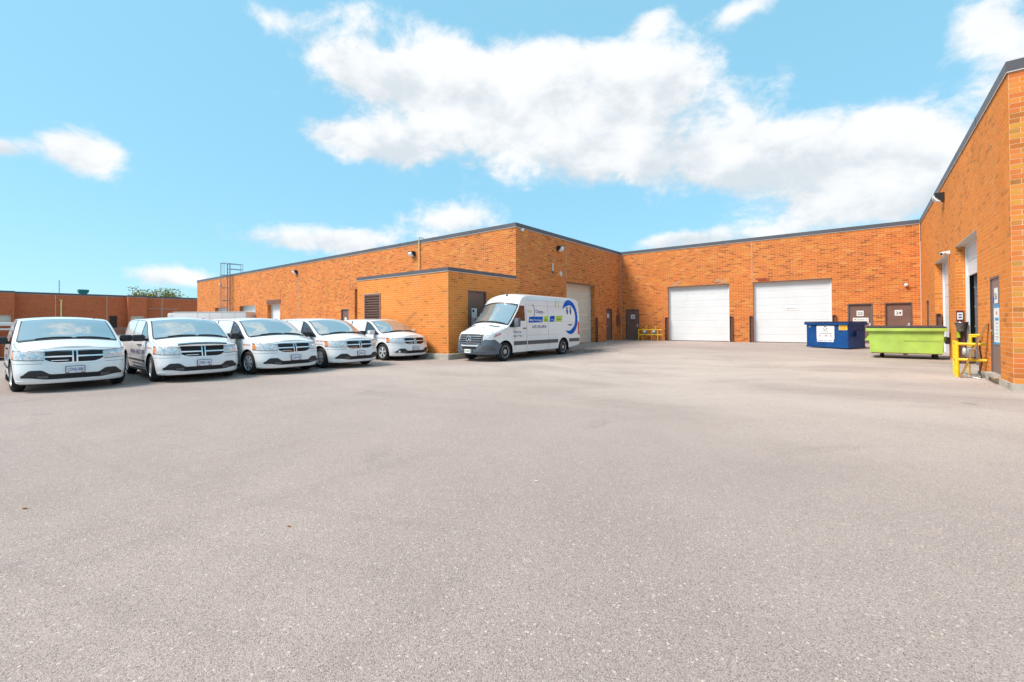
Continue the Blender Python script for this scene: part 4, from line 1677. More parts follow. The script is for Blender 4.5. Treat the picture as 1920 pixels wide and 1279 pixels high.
class Shell:
    """car body surface: nose at 0, x measured backwards; local frame: forward +x, left +y"""

    def __init__(s, T):
        s.__dict__.update(T)
        s.f_prof, s.f_wp, s.f_zf, s.f_ze, s.f_cr, s.f_bow, s.f_zb = (interp(*zip(*T[k])) for k in ('prof', 'wp', 'zf', 'ze', 'crown', 'bow', 'zb'))
        s.plan1 = s.plan(1.0)
        s.X0 = s.f_prof(s.f_ze(0.)) + s.plan1

    def plan(s, v):
        a, b, p = s.plank
        return a * v * v + b * abs(v) ** p

    def out(s, x, y, z):
        return Vector((s.ox - x, y, z))

    def W(s, X, z):
        return s.f_wp(X) * s.f_zf(z)

    def side(s, X, z, sg):
        bl_ = 1 - S((X - s.X0) / .45)
        x = X + (s.f_prof(z) + s.plan1 - s.X0) * bl_
        return s.out(x, sg * s.W(X, z), z)

    def ztop(s, X, v):
        return s.f_ze(X) + s.f_cr(X) * (1 - v * v)

    def front(s, v, z):
        return s.out(s.f_prof(z) + s.plan(v), v * s.W(s.X0, min(z, s.f_ze(s.X0))), z)

    def top(s, X, v):
        z = s.ztop(X, v)
        fr = s.f_prof(z) + s.plan(v) - s.X0
        bl_ = 1 - S((X - s.X0) / .6)
        x = X + fr * bl_ - s.f_bow(X) * (1 - v * v) * (1 - bl_)
        return s.out(x, v * s.W(X, s.f_ze(X)), z)

    def rear(s, v, t):
        X = s.L
        zb, zt = s.f_zb(X), s.ztop(X, v)
        z = zb + t * (zt - zb)
        return s.out(X + s.tail(t) + .05 * (1 - v * v), v * s.W(X, min(z, s.f_ze(X))), z)

    def tail(s, t):
        return 0.0

    def wrap(s, q, z, sg):
        """front then round the corner: q<1 front at v=q, q>1 side at (q-1) metres behind X0"""
        return s.front(sg * q, z) if q <= 1 else s.side(s.X0 + (q - 1), z, sg)

    def body(s, name, mats, parent, arches):
        nx, nz, nv = 70, 22, 26
        Xs = [s.X0 + (s.L - s.X0) * i / nx for i in range(nx + 1)]
        mb = MB()
        for sg in (1, -1):
            mb.grid([[s.side(X, s.f_zb(X) + (s.f_ze(X) - s.f_zb(X)) * j / nz, sg) for j in range(nz + 1)] for X in Xs])
        vs = [-1 + 2 * k / nv for k in range(nv + 1)]
        mb.grid([[s.top(X, v) for v in vs] for X in Xs])
        zb0 = s.f_zb(s.X0)
        mb.grid([[s.front(v, zb0 + (s.ztop(s.X0, v) - zb0) * j / nz) for j in range(nz + 1)] for v in vs])
        mb.grid([[s.rear(v, j / nz) for j in range(nz + 1)] for v in vs])
        me = bpy.data.meshes.new(name)
        me.from_pydata([tuple(v) for v in mb.v], [], mb.f)
        bm = bmesh.new()
        bm.from_mesh(me)
        bmesh.ops.remove_doubles(bm, verts=bm.verts, dist=2e-4)
        bmesh.ops.holes_fill(bm, edges=[e for e in bm.edges if e.is_boundary])
        bmesh.ops.recalc_face_normals(bm, faces=bm.faces)
        bm.to_mesh(me)
        bm.free()
        o = bpy.data.objects.new(name, me)
        COL.objects.link(o)
        cut = MB()
        for (ax, az, r) in arches:
            for sg in (1, -1):
                cut.lathe([(0, r), (.8, r)], s.out(ax, sg * .62, az), (0, sg, 0), 40)
        cm = bpy.data.meshes.new("cut")
        cm.from_pydata([tuple(v) for v in cut.v], [], cut.f)
        bm = bmesh.new()
        bm.from_mesh(cm)
        bmesh.ops.recalc_face_normals(bm, faces=bm.faces)
        bm.to_mesh(cm)
        bm.free()
        co = bpy.data.objects.new("cut", cm)
        COL.objects.link(co)
        md = o.modifiers.new("b", 'BOOLEAN')
        md.operation = 'DIFFERENCE'
        md.solver = 'EXACT'
        md.object = co
        bpy.context.view_layer.update()
        dg = bpy.context.evaluated_depsgraph_get()
        nm = bpy.data.meshes.new_from_object(o.evaluated_get(dg))
        nm.name = name
        o.modifiers.clear()
        o.data = nm
        bpy.data.objects.remove(co)
        nm.materials.clear()
        for m_ in mats:
            nm.materials.append(m_)
        for p in nm.polygons:
            p.use_smooth = True
            c = p.center
            p.material_index = 0
            for (ax, az, r) in arches:
                if math.hypot(s.ox - c.x - ax, c.z - az) < r + .004 and abs(c.y) < s.W(ax, c.z) - .012:
                    p.material_index = 1
            if c.z < s.f_zb(1.5) + .012 and abs(p.normal.z) > .8:
                p.material_index = 1
        nm.set_sharp_from_angle(angle=R(38))
        o.parent = parent
        WM[o.name] = WM[parent.name]
        return o


def skin(P, off, t, flip_ref=None):
    """lift a grid of surface points by off along its normals and give it a rim going back down t"""
    nu, nv = len(P), len(P[0])
    Q = [[None] * nv for _ in range(nu)]
    B = [[None] * nv for _ in range(nu)]
    for i in range(nu):
        for j in range(nv):
            du = P[min(i + 1, nu - 1)][j] - P[max(i - 1, 0)][j]
            dv_ = P[i][min(j + 1, nv - 1)] - P[i][max(j - 1, 0)]
            n = du.cross(dv_)
            if n.length < 1e-9:
                n = Vector((0, 0, 1))
            n.normalize()
            ref = Vector(flip_ref) if flip_ref is not None else P[i][j] - Vector((0, 0, .8))
            if n.dot(ref) < 0:
                n = -n
            Q[i][j] = P[i][j] + n * off
            B[i][j] = P[i][j] + n * (off - t)
    mb = MB()
    mb.grid(Q)
    loop = [(i, 0) for i in range(nu)] + [(nu - 1, j) for j in range(1, nv)] + [(i, nv - 1) for i in range(nu - 2, -1, -1)] + [(0, j) for j in range(nv - 2, 0, -1)]
    vs = [Q[i][j] for i, j in loop] + [B[i][j] for i, j in loop]
    m_ = len(loop)
    mb.add(vs, [(k, (k + 1) % m_, m_ + (k + 1) % m_, m_ + k) for k in range(m_)])
    return mb


def lin(a, b, n):
    return [a + (b - a) * i / n for i in range(n + 1)]


def put(mb, name, mat, parent, smooth=True, sharp=40):
    return mb.build(name, mat, parent, smooth=smooth, world=False, fix=True, sharp=sharp)


def surf_text(sh, s, fn, x0, z0, size, mat, parent, bold=.015, name="lettering", width=None, shear=0., slope=0.):
    """fn(a,z)->surface point; a runs along the reading direction from x0"""
    vs, fs, w, h = text_mesh(s, size, bold, shear)
    k = width / w if width else 1
    mb = MB()
    mb.add([fn(x0 + x * k, z0 + y + slope * x * k) for x, y in vs], fs)
    return mb.build(name, mat, parent, world=False)


def wheel(parent, c, sg, r, w, rr, style):
    """c: centre; sg: outward +y/-y"""
    t = empty("wheel", c, parent=parent)
    mb = MB()
    h = w / 2
    mb.lathe([(-h, rr), (-h, r - .05), (-h + .03, r - .008), (-h + .05, r), (h - .05, r), (h - .03, r - .008), (h, r - .05), (h - .005, rr + .01), (h - .03, rr - .005)], (0, 0, 0), (0, sg, 0), 36)
    mb.build("tyre", m_rubber, t, smooth=True, world=False, sharp=35)
    mb = MB()
    ax = Vector((0, sg, 0))
    rm = m_silver if style != 'steel' else m_steel
    mb.lathe([(h - .05, rr), (h - .012, rr + .004), (h - .008, rr - .012), (h - .04, rr - .03), (h - .11, rr - .05)], (0, 0, 0), (0, sg, 0), 36)
    if style == 'steel':
        mb.lathe([(h - .09, rr - .03), (h - .06, rr - .055), (h - .035, .14), (h - .03, .10), (h - .01, .085), (h - .01, .02)], (0, 0, 0), (0, sg, 0), 30)
        for k in range(16):
            a = 2 * math.pi * k / 16
            mb.lathe([(h - .075, .014), (h - .052, .014)], (math.cos(a) * (rr - .045), 0, math.sin(a) * (rr - .045)), (0, sg, 0), 8)
    else:
        n = 5 if style == 'five' else 7
        for k in range(n):
            a = 2 * math.pi * k / n + .3
            for da in ((-.16, .16) if style == 'five' else (0,)):
                d0 = Vector((math.cos(a), 0, math.sin(a)))
                d1 = Vector((math.cos(a + da), 0, math.sin(a + da)))
                t_ = Vector((-math.sin(a), 0, math.cos(a)))
                p0, p1 = d0 * .045, d1 * (rr - .015)
                w0, w1 = (.022, .020) if style == 'five' else (.035, .042)
                vs = [p0 - t_ * w0 + ax * (h - .02), p0 + t_ * w0 + ax * (h - .02), p1 + t_ * w1 + ax * (h - .022), p1 - t_ * w1 + ax * (h - .022),
                      p0 - t_ * w0 + ax * (h - .07), p0 + t_ * w0 + ax * (h - .07), p1 + t_ * w1 + ax * (h - .07), p1 - t_ * w1 + ax * (h - .07)]
                mb.add(vs, [(0, 1, 2, 3), (4, 7, 6, 5), (0, 4, 5, 1), (1, 5, 6, 2), (2, 6, 7, 3), (3, 7, 4, 0)])
        mb.lathe([(h - .07, .07), (h - .015, .065), (h - .008, .03)], (0, 0, 0), (0, sg, 0), 16)
    mb.build("rim", rm, t, smooth=True, world=False, fix=True, sharp=30)
    mb = MB()
    mb.lathe([(h - .13, rr - .02), (h - .12, rr - .02)], (0, 0, 0), (0, sg, 0), 24)
    mb.build("brake_disc", m_black, t, world=False)
    return t


# ---- minivan
MV = Shell(dict(
    L=5.10, ox=.95, plank=(.10, .24, 5),
    prof=[(.16, .12), (.22, .04), (.30, .015), (.42, .0), (.56, .02), (.66, .045), (.80, .075), (.92, .13), (.99, .22)],
    wp=[(.30, .865), (.5, .925), (.7, .96), (1.0, .985), (2.0, 1.0), (4.0, .995), (4.7, .965), (5.1, .90)],
    zf=[(.16, .92), (.26, .965), (.45, .995), (.65, 1.0), (.85, .992), (1.0, .972), (1.10, .955), (1.35, .895), (1.55, .842), (1.68, .795)],
    ze=[(.30, .90), (.6, .97), (.9, 1.035), (1.1, 1.09), (1.3, 1.19), (1.6, 1.39), (1.9, 1.56), (2.15, 1.63), (2.7, 1.665), (3.5, 1.67), (4.4, 1.645), (4.9, 1.58), (5.1, 1.48)],
    crown=[(.30, .075), (.8, .09), (1.1, .085), (1.6, .07), (2.0, .06), (3.0, .06), (5.1, .06)],
    bow=[(.3, .34), (1.1, .26), (1.9, .18), (2.5, .08), (3.2, 0.), (5.1, 0.)],
    zb=[(.3, .20), (.8, .20), (1.6, .22), (4.5, .24), (5.1, .30)]))


def minivan_proto():
    s = MV
    root = empty("minivan")
    body = s.body("body", [m_paint, m_black], root, [(.95, .345, .415), (4.03, .345, .415)])
    # windscreen, surround, wipers
    put(skin([[s.top(X, v) for v in lin(-.93, .93, 16)] for X in lin(1.13, 2.0, 12)], .006, .012), "windscreen_seal", m_trim, root)
    put(skin([[s.top(X, v) for v in lin(-.90, .90, 16)] for X in lin(1.16, 1.975, 12)], .011, .01), "windscreen", m_wind, root)
    put(skin([[s.top(X, v) for v in lin(-.90, .90, 14)] for X in lin(1.075, 1.145, 2)], .012, .014), "cowl", m_trim, root)
    for v0, v1 in ((.78, .10), (.02, -.62)):
        w_ = MB()
        P = [s.top(1.13 + .03 * math.sin(3.1 * i / 8), v0 + (v1 - v0) * i / 8) + Vector((.0, 0, .024)) for i in range(9)]
        w_.tube(P, .012, 5)
        put(w_, "wiper", m_trim, root)
    # hood shut lines
    for sg in (1, -1):
        put(skin([[s.top(X, v) for v in (sg * .955, sg * .968)] for X in lin(.42, 1.08, 12)], .002, .004), "hood_seam", m_gap, body)
    # side glass and pillars, both sides
    for sg in (1, -1):
        def zh(X):
            return s.f_ze(X) - .045

        def zl(X):
            return 1.075 + .02 * (X - 1.2)
        X1 = 1.30
        put(skin([[s.side(X, zl(X) - .02 + (max(zh(X) + .015 - zl(X) + .02, .012)) * j / 6, sg) for j in range(7)] for X in lin(1.20, 4.66, 46)], .004, .008, (0, sg, 0)), "window_surround", m_trim, root)
        put(skin([[s.side(X, zl(X) + max(zh(X) - zl(X), .01) * j / 6, sg) for j in range(7)] for X in lin(X1, 2.06, 14)], .009, .008, (0, sg, 0)), "front_window", m_side, root)
        put(skin([[s.side(X, zl(X) + max(zh(X) - zl(X), .01) * j / 6, sg) for j in range(7)] for X in lin(2.17, 3.20, 14)], .009, .008, (0, sg, 0)), "slider_window", m_panel_white, root)
        put(skin([[s.side(X, zl(X) + max(zh(X) - zl(X), .01) * j / 6, sg) for j in range(7)] for X in lin(3.28, 4.60, 14)], .009, .008, (0, sg, 0)), "rear_quarter_window", m_panel_white, root)
        # door shut lines
        for X in (1.42, 2.115, 3.24):
            put(skin([[s.side(Xq, z, sg) for Xq in (X, X + .012)] for z in lin(.33, 1.04, 8)], .0015, .004, (0, sg, 0)), "door_seam", m_gap, body)
        put(skin([[s.side(X, z, sg) for z in (.50, .52, .545)] for X in lin(1.48, 3.52, 20)], .016, .02, (0, sg, 0)), "side_moulding", m_trim, root)
        put(skin([[s.side(X, z, sg) for z in (.225, .25, .285)] for X in lin(1.42, 3.55, 20)], .006, .02, (0, sg, 0)), "sill_trim", m_mould, root)
        for X in (1.98, 2.24):
            h = MB()
            p = s.side(X, .945, sg)
            h.box(p.x - .085, p.x + .085, p.y - .012 if sg > 0 else p.y - .035, p.y + .035 if sg > 0 else p.y + .012, .93, .962, bev=.008)
            put(h, "door_handle", m_trim, root)
        # mirror
        p = s.side(1.50, 1.13, sg)
        mr = MB()
        mr.box(p.x - .06, p.x + .13, p.y + sg * .05 if sg > 0 else p.y - .30, p.y + .30 if sg > 0 else p.y - .05, 1.06, 1.235, bev=.045)
        mr.obox((p.x + .04, p.y + sg * .04, 1.10), (.035, 0, 0), (0, .06, 0), (0, 0, .03))
        put(mr, "mirror", m_trim, root)
        gl_ = MB()
        gl_.box(p.x - .066, p.x - .061, min(p.y + sg * .08, p.y + sg * .27), max(p.y + sg * .08, p.y + sg * .27), 1.085, 1.21)
        put(gl_, "mirror_glass", m_chrome, root)
        # triangular quarter trim at the A-pillar foot
        put(skin([[s.side(X, 1.055 + max(.01, s.f_ze(X) - .05 - 1.055) * j / 3, sg) for j in range(4)] for X in lin(1.18, 1.34, 6)], .010, .008, (0, sg, 0)), "pillar_trim", m_trim, root)
        # headlamp: clear lens and amber corner
        hl = [[s.wrap(q, .722 + .03 * (q - .54) + (.912 - .015 * (1.25 - q) - .722) * j / 5, sg) for j in range(6)] for q in lin(.55, 1.10, 18)]
        hs = [[s.wrap(q, .710 + .03 * (q - .54) + (.922 - .015 * (1.25 - q) - .710) * j / 5, sg) for j in range(6)] for q in lin(.535, 1.235, 22)]
        put(skin(hs, .004, .01, (1, sg * .8, .2)), "headlamp_seal", m_gap, root)
        put(skin(hl, .008, .02, (1, sg * .8, .2)), "headlamp", m_lens, root)
        am = [[s.wrap(q, .760 + (.90 - .76) * j / 4, sg) for j in range(5)] for q in lin(1.105, 1.22, 6)]
        put(skin(am, .008, .02, (.6, sg, .1)), "corner_lamp", m_amber, root)
        for q_, r_ in ((.72, .052), (.88, .055)):
            b_ = MB()
            p = s.wrap(q_, .825, sg)
            b_.lathe([(-.01, r_), (.016, r_ * .9), (.02, r_ * .5)], p, (.9, sg * .35, .2), 14)
            put(b_, "bulb_reflector", m_chrome, root)
        # taillight
        put(skin([[s.side(X, z, sg) for z in lin(.95, 1.35, 5)] for X in lin(4.85, 5.08, 4)], .006, .012, (0, sg, 0)), "taillight", m_red, root)
    # grille: dark opening, chrome surround, cross bars
    def gz0(v):
        return .655 + .10 * max(0., (abs(v) - .30) / .27) ** 2

    put(skin([[s.front(v, gz0(v) - .015 + (.915 - gz0(v) + .03) * j / 6) for j in range(7)] for v in lin(-.545, .545, 26)], .006, .014, (1, 0, .2)), "grille_surround", m_chrome, root)
    put(skin([[s.front(v, gz0(v) + .006 + (.905 - gz0(v) - .006) * j / 6) for j in range(7)] for v in lin(-.53, .53, 26)], .010, .01, (1, 0, .2)), "grille", m_black, root)
    for v0, v1, za, zb_ in ((-.052, -.024, .645, .918), (.024, .052, .645, .918)):
        put(skin([[s.front(v, z) for z in lin(za, zb_, 6)] for v in (v0, (v0 + v1) / 2, v1)], .024, .02, (1, 0, .2)), "grille_bar", m_chrome, root)
    for v0, v1 in ((-.53, -.05), (.05, .53)):
        put(skin([[s.front(v, z) for z in (.772, .788, .804)] for v in lin(v0, v1, 12)], .022, .02, (1, 0, .2)), "grille_bar", m_chrome, root)
    put(skin([[s.front(v, z) for z in (.695, .702, .71)] for v in lin(-.42, -.12, 6)], .014, .01, (1, 0, .2)), "grille_badge", m_chrome, root)
    # lower intake with pods
    def lo(v):
        return .292 + .045 * S((abs(v) - .45) / .4)

    def hi(v):
        a = abs(v)
        return .405 + .095 * S((a - .42) / .18) - .12 * S((a - .76) / .18)
    put(skin([[s.front(v, lo(v) + max(.008, hi(v) - lo(v)) * j / 5) for j in range(6)] for v in lin(-.93, .93, 40)], .006, .012, (1, 0, 0)), "lower_intake", m_trim, root)
    put(skin([[s.front(v, z) for z in (.315, .35, .385)] for v in lin(-.47, .47, 20)], .009, .01, (1, 0, 0)), "intake_mesh", m_black, root)
    for sg in (1, -1):
        put(skin([[s.front(sg * v, .325 + .02 * (v - .5) + .05 * j / 3) for j in range(4)] for v in lin(.48, .66, 6)], .012, .012, (1, 0, 0)), "intake_fin", m_mould, root)
    # bumper crease, lip
    put(skin([[s.wrap(abs(q), z, 1 if q >= 0 else -1) for z in (.225, .245, .27)] for q in lin(-1.1, 1.1, 44)], .012, .02, (1, 0, 0)), "bumper_lip", m_paint, root)
    put(skin([[s.wrap(abs(q), z, 1 if q >= 0 else -1) for z in (.165, .18, .198)] for q in lin(-1.05, 1.05, 44)], -.01, .02, (1, 0, 0)), "air_dam", m_trim, root)
    for sg in (1, -1):
        put(skin([[s.wrap(q, z, sg) for z in (.64, .647)] for q in lin(.56, 1.34, 24)], .0015, .004, (1, sg, 0)), "bumper_seam", m_gap, body)
    put(skin([[s.top(X, v) for v in lin(-.93, .93, 30)] for X in (.335, .347)], .003, .005), "hood_lip_seam", m_gap, body)
    ab = MB()
    ab.tube([s.top(2.35, .72), s.top(2.35, .72) + Vector((0, 0, .02))], .02, 6)
    put(ab, "roof_fitting", m_trim, root)
    return root


def mv_wheels(root, style):
    for ax in (.95, 4.03):
        for sg in (1, -1):
            wheel(root, (MV.ox - ax, sg * .855, .345), sg, .345, .225, .222, style)


def mv_side(sg):
    """text runs rear-to-front on the right side"""
    def fn(a, z):
        return MV.side(a if sg > 0 else a, z, sg) + Vector((0, sg * .006, 0))
    return fn


def mv_text(root, s_, xs, z, size, mat, bold=.01, width=None, zline=0):
    """xs: distance behind the nose of the first letter; right flank"""
    vs, fs, w, h = text_mesh(s_, size, bold)
    k = width / w if width else 1
    mb = MB()
    mb.add([MV.side(xs - x * k, z + y, -1) + Vector((0, -.005, 0)) for x, y in vs], fs)
    return mb.build("lettering", mat, root, world=False)


def mv_plate(root, s_):
    pc = MV.front(0, .485)
    mb = MB()
    mb.box(pc.x, pc.x + .02, -.162, .162, .405, .572, bev=.006)
    f = put(mb, "number_plate", m_trim, root)
    mb = MB()
    mb.box(pc.x + .0205, pc.x + .0235, -.150, .150, .415, .560)
    put(mb, "plate_face", m_plate, f)
    vs, fs, w, h = text_mesh(s_, .105, .006)
    k = .262 / w
    mb = MB()
    mb.add([(pc.x + .0255, -.131 + x * k, .455 + y) for x, y in vs], fs)
    mb.build("plate_number", m_blue_txt, f, world=False)
    for y in (-.12, .12):
        mb = MB()
        mb.box(pc.x + .0238, pc.x + .0248, y - .025, y + .025, .419, .437)
        mb.build("plate_mark", m_red_txt, f, world=False)


proto = minivan_proto()
VANS = [(-15.15, 1.93, -2.0, "CSWJ-088", 'five', "white minivan at the left edge, plate CSWJ 088, nearest the camera"),
        (-14.75, 4.36, -2.5, "CRRR-146", 'five', "white minivan with a smoked bug deflector over its grille, second from the left edge"),
        (-14.55, 6.62, 3.0, "CLJH-043", 'seven', "white minivan in the middle of the row of five"),
        (-14.60, 8.90, 3.5, "CDAK-127", 'seven', "white minivan fourth in the row, parked between its black-mirrored and white-mirrored neighbours"),
        (-15.45, 12.05, 0.5, "CSTA-361", 'six', "white minivan with white mirrors and fog lamps, parked next to the brick annex")]
vans = []
for i, (x, y, rz, pl, st, lab) in enumerate(VANS):
    v = proto if i == 0 else copy_tree(proto)
    vans.append(v)
for i, (x, y, rz, pl, st, lab) in enumerate(VANS):
    v = vans[i]
    WM[v.name] = Matrix()
    mv_wheels(v, 'five' if st == 'five' else ('seven' if st == 'seven' else 'five'))
    mv_plate(v, pl)
    tag(v, lab, "minivan", "white minivans parked in a row")
    # lettering on the flank that shows
    if i == 0:
        mv_text(v, "647.627.5199", 2.75, .70, .16, m_blue_txt, width=1.15)
        mv_text(v, "100%", 1.30, .86, .075, m_red_txt, width=.30)
    if i in (1, 2):
        mv_text(v, "Mobile", 3.2, .70, .17, m_purple, width=.62)
        mv_text(v, "647.627.5199", 2.45, .70, .16, m_blue_txt, width=1.0)
        mv_text(v, "100% Mobile", 1.22, .87, .06, m_red_txt, width=.42)
        for z in (.40, .315):
            mv_text(v, "== === ==== ===", 3.1, z, .10, m_greytxt, width=1.5) if False else None
            for a, b in ((3.05, 2.75), (2.70, 2.25), (2.2, 1.9), (1.85, 1.62)):
                put(skin([[MV.side(X, zz, -1) for zz in (z, z + .022, z + .045)] for X in lin(a, b, 8)], .004, .004, (0, -1, 0)), "lettering_bar", m_greytxt, v)
    if i >= 3:
        mv_text(v, "100% Mobile", 1.16 if i == 3 else 1.22, .90, .065, m_red_txt, width=.50)
    if i == 3:
        mv_text(v, "647.627.5199", 1.18, .80, .04, m_blue_txt, width=.40)
        mv_text(v, "Detailing", 3.05, 1.28, .16, m_red_txt, width=.8) if False else None
    if i == 1:
        put(skin([[MV.top(X, vv) for vv in lin(-.64, .64, 20)] for X in lin(.315, .40, 4)], .035, .03), "bug_deflector", m_side, v)
    if i == 4:
        for ch in v.children:
            if ch.name.startswith("mirror") and not ch.name.startswith("mirror_glass"):
                me = ch.data.copy()
                me.materials.clear()
                me.materials.append(m_paint)
                ch.data = me
        for sg in (1, -1):
            mb = MB()
            mb.lathe([(-.01, .05), (.022, .05), (.028, .03)], MV.front(sg * .80, .385), (1, sg * .4, 0), 14)
            put(mb, "fog_lamp", m_lens, v)
            put(skin([[MV.side(X, MV.f_ze(X) + .0, sg) for X in (X_, X_ + .02)] for X_ in lin(2.4, 4.4, 2)], .03, .03, (0, 0, 1)), "roof_rail", m_trim, v) if False else None
    for ch in v.children:
        if ch.name.startswith('wheel') and ch.location.x > -1:
            ch.rotation_euler[2] = R((3, -4, 5, -3, 2)[i])
    v.location = (x, y, gh(x, y))
    v.rotation_euler = (0, 0, R(rz))

# ---- delivery van
SP = Shell(dict(
    L=6.90, ox=1.04, plank=(.07, .25, 4),
    prof=[(.22, .12), (.30, .04), (.42, .0), (.60, .0), (.80, .03), (1.0, .09), (1.12, .17), (1.25, .30)],
    wp=[(.30, .86), (.5, .915), (.75, .965), (1.1, 1.0), (1.5, 1.01), (6.3, 1.01), (6.8, 1.0), (6.9, .985)],
    zf=[(.22, .95), (.34, .985), (.7, 1.0), (1.3, .995), (1.6, .982), (2.0, .955), (2.4, .922), (2.6, .885), (2.72, .82)],
    ze=[(.30, 1.08), (.6, 1.17), (.9, 1.26), (1.15, 1.34), (1.4, 1.55), (1.7, 1.87), (1.92, 2.12), (2.04, 2.33), (2.18, 2.50), (2.38, 2.60), (2.7, 2.645), (3.3, 2.66), (6.4, 2.66), (6.8, 2.62), (6.9, 2.55)],
    crown=[(.3, .05), (.8, .09), (1.2, .12), (2.0, .12), (3.0, .13), (6.9, .12)],
    bow=[(.3, .3), (1.1, .32), (1.9, .22), (2.6, .12), (3.5, 0.), (6.9, 0.)],
    zb=[(.3, .30), (1.0, .30), (1.7, .31), (5.8, .34), (6.9, .45)]))


def delivery_van():
    s = SP
    root = empty("delivery_van")
    tag(root, "white high-roof delivery van with blue ring face and lime lettering beside the annex", "van")
    body = s.body("body", [m_vpaint, m_black], root, [(1.04, .37, .45), (5.365, .37, .45)])
    put(skin([[s.top(X, v) for v in lin(-.97, .97, 18)] for X in lin(1.24, 2.0, 12)], .006, .012), "windscreen_seal", m_trim, root)
    put(skin([[s.top(X, v) for v in lin(-.93, .93, 18)] for X in lin(1.29, 1.96, 12)], .011, .01), "windscreen", m_wind, root)
    for v0, v1 in ((.85, .05), (.0, -.7)):
        w_ = MB()
        w_.tube([s.top(1.27 + .02 * math.sin(3.1 * i / 8), v0 + (v1 - v0) * i / 8) + Vector((0, 0, .03)) for i in range(9)], .013, 5)
        put(w_, "wiper", m_trim, root)
    for sg in (1, -1):
        put(skin([[s.top(X, v) for v in lin(sg * .38, sg * .78, 6)] for X in lin(1.0, 1.09, 3)], .008, .012), "hood_vent", m_mould, root)
        put(skin([[s.top(X, v) for v in (sg * .93, sg * .945)] for X in lin(.40, 1.14, 12)], .002, .004), "hood_seam", m_gap, body)
        # cab window with dropped front corner

        def zlo(X):
            return 1.38 + .24 * S((X - 1.62) / .45)

        def zhi(X):
            return min(2.20, s.f_ze(X) - .075)
        put(skin([[s.side(X, zlo(X) - .03 + max(.015, zhi(X) - zlo(X) + .05) * j / 8, sg) for j in range(9)] for X in lin(1.29, 2.34, 24)], .005, .01, (0, sg, 0)), "window_seal", m_trim, root)
        put(skin([[s.side(X, zlo(X) + max(.01, zhi(X) - zlo(X)) * j / 8, sg) for j in range(9)] for X in lin(1.50, 2.30, 20)], .011, .01, (0, sg, 0)), "cab_window", m_brownglass, root)
        # lines of the doors and pressings
        for X, z0, z1 in ((1.62, .40, 1.35), (2.44, .40, 2.30), (4.08, .40, 2.45), (3.02, 2.1, 2.3)):
            if X == 3.02:
                continue
            put(skin([[s.side(Xq, z, sg) for Xq in (X, X + .012)] for z in lin(z0, z1, 14)], .0015, .004, (0, sg, 0)), "door_seam", m_gap, body)
        for z, xa, xb in ((2.24, 2.6, 6.7), (1.55, 4.15, 6.7), (.98, 2.5, 4.9), (2.47, 2.5, 6.7)):
            put(skin([[s.side(X, zz, sg) for zz in (z, z + .009)] for X in lin(xa, xb, 24)], .0015, .004, (0, sg, 0)), "pressing_line", m_gap if z < .9 else m_greytxt, body)
        for xa, xb in ((1.55, 2.42), (2.50, 4.86), (5.87, 6.82)):
            put(skin([[s.side(X, z, sg) for z in (.60, .62, .68, .74, .76)] for X in lin(xa, xb, 18)], .016, .02, (0, sg, 0)), "side_moulding", m_mould, root)
        put(skin([[s.side(X, z, sg) for z in lin(.93, 1.56, 8)] for X in lin(6.72, 6.89, 4)], .008, .014, (0, sg, 0)), "taillight", m_red, root)
        h = MB()
        p = s.side(2.28, 1.28, sg)
        h.box(p.x - .10, p.x + .10, min(p.y - sg * .01, p.y + sg * .04), max(p.y - sg * .01, p.y + sg * .04), 1.26, 1.30, bev=.01)
        put(h, "door_handle", m_trim, root)
        p = s.side(1.60, 1.50, sg)
        mr = MB()
        ya, yb = sorted((p.y + sg * .08, p.y + sg * .30))
        mr.box(p.x - .05, p.x + .12, ya, yb, 1.34, 1.70, bev=.05)
        mr.obox((p.x + .03, p.y + sg * .05, 1.36), (.05, 0, 0), (0, .08, 0), (0, 0, .03))
        put(mr, "mirror", m_trim_soft, root)
        mg = MB()
        mg.box(p.x - .058, p.x - .052, ya + .03, yb - .03, 1.38, 1.66)
        put(mg, "mirror_glass", m_chrome, root)
        put(skin([[s.side(X, 1.33 + max(.01, s.f_ze(X) - .07 - 1.33) * j / 3, sg) for j in range(4)] for X in lin(1.30, 1.50, 6)], .012, .01, (0, sg, 0)), "pillar_trim", m_trim, root)
        # headlamp: swept wedge
        hl = [[s.wrap(q, (.86 + .20 * (q - .70) / .62) + ((1.03 + .09 * (q - .70) / .62) - (.86 + .20 * (q - .70) / .62)) * j / 5, sg) for j in range(6)] for q in lin(.70, 1.32, 18)]
        put(skin(hl, .010, .02, (1, sg * .8, .2)), "headlamp", m_lens, root)
        hr = [[s.wrap(q, (.90 + .17 * (q - .92) / .40) + .04 * j / 2, sg) for j in range(3)] for q in lin(1.05, 1.31, 8)]
        put(skin(hr, .016, .02, (.6, sg, .1)), "indicator", m_red, root)
        # flap behind the wheels
        for ax in (1.55, 5.86):
            mf = MB()
            y0, y1 = sorted((sg * .74, sg * .985))
            mf.box(s.ox - ax - .015, s.ox - ax + .015, y0, y1, .20, .62)
            put(mf, "mud_flap", m_black, root)
    # grey bumper wrapping the nose
    def bt(q):
        a = abs(q)
        return .60 + .26 * S((a - .40) / .36) - .20 * S((a - 1.05) / .35)
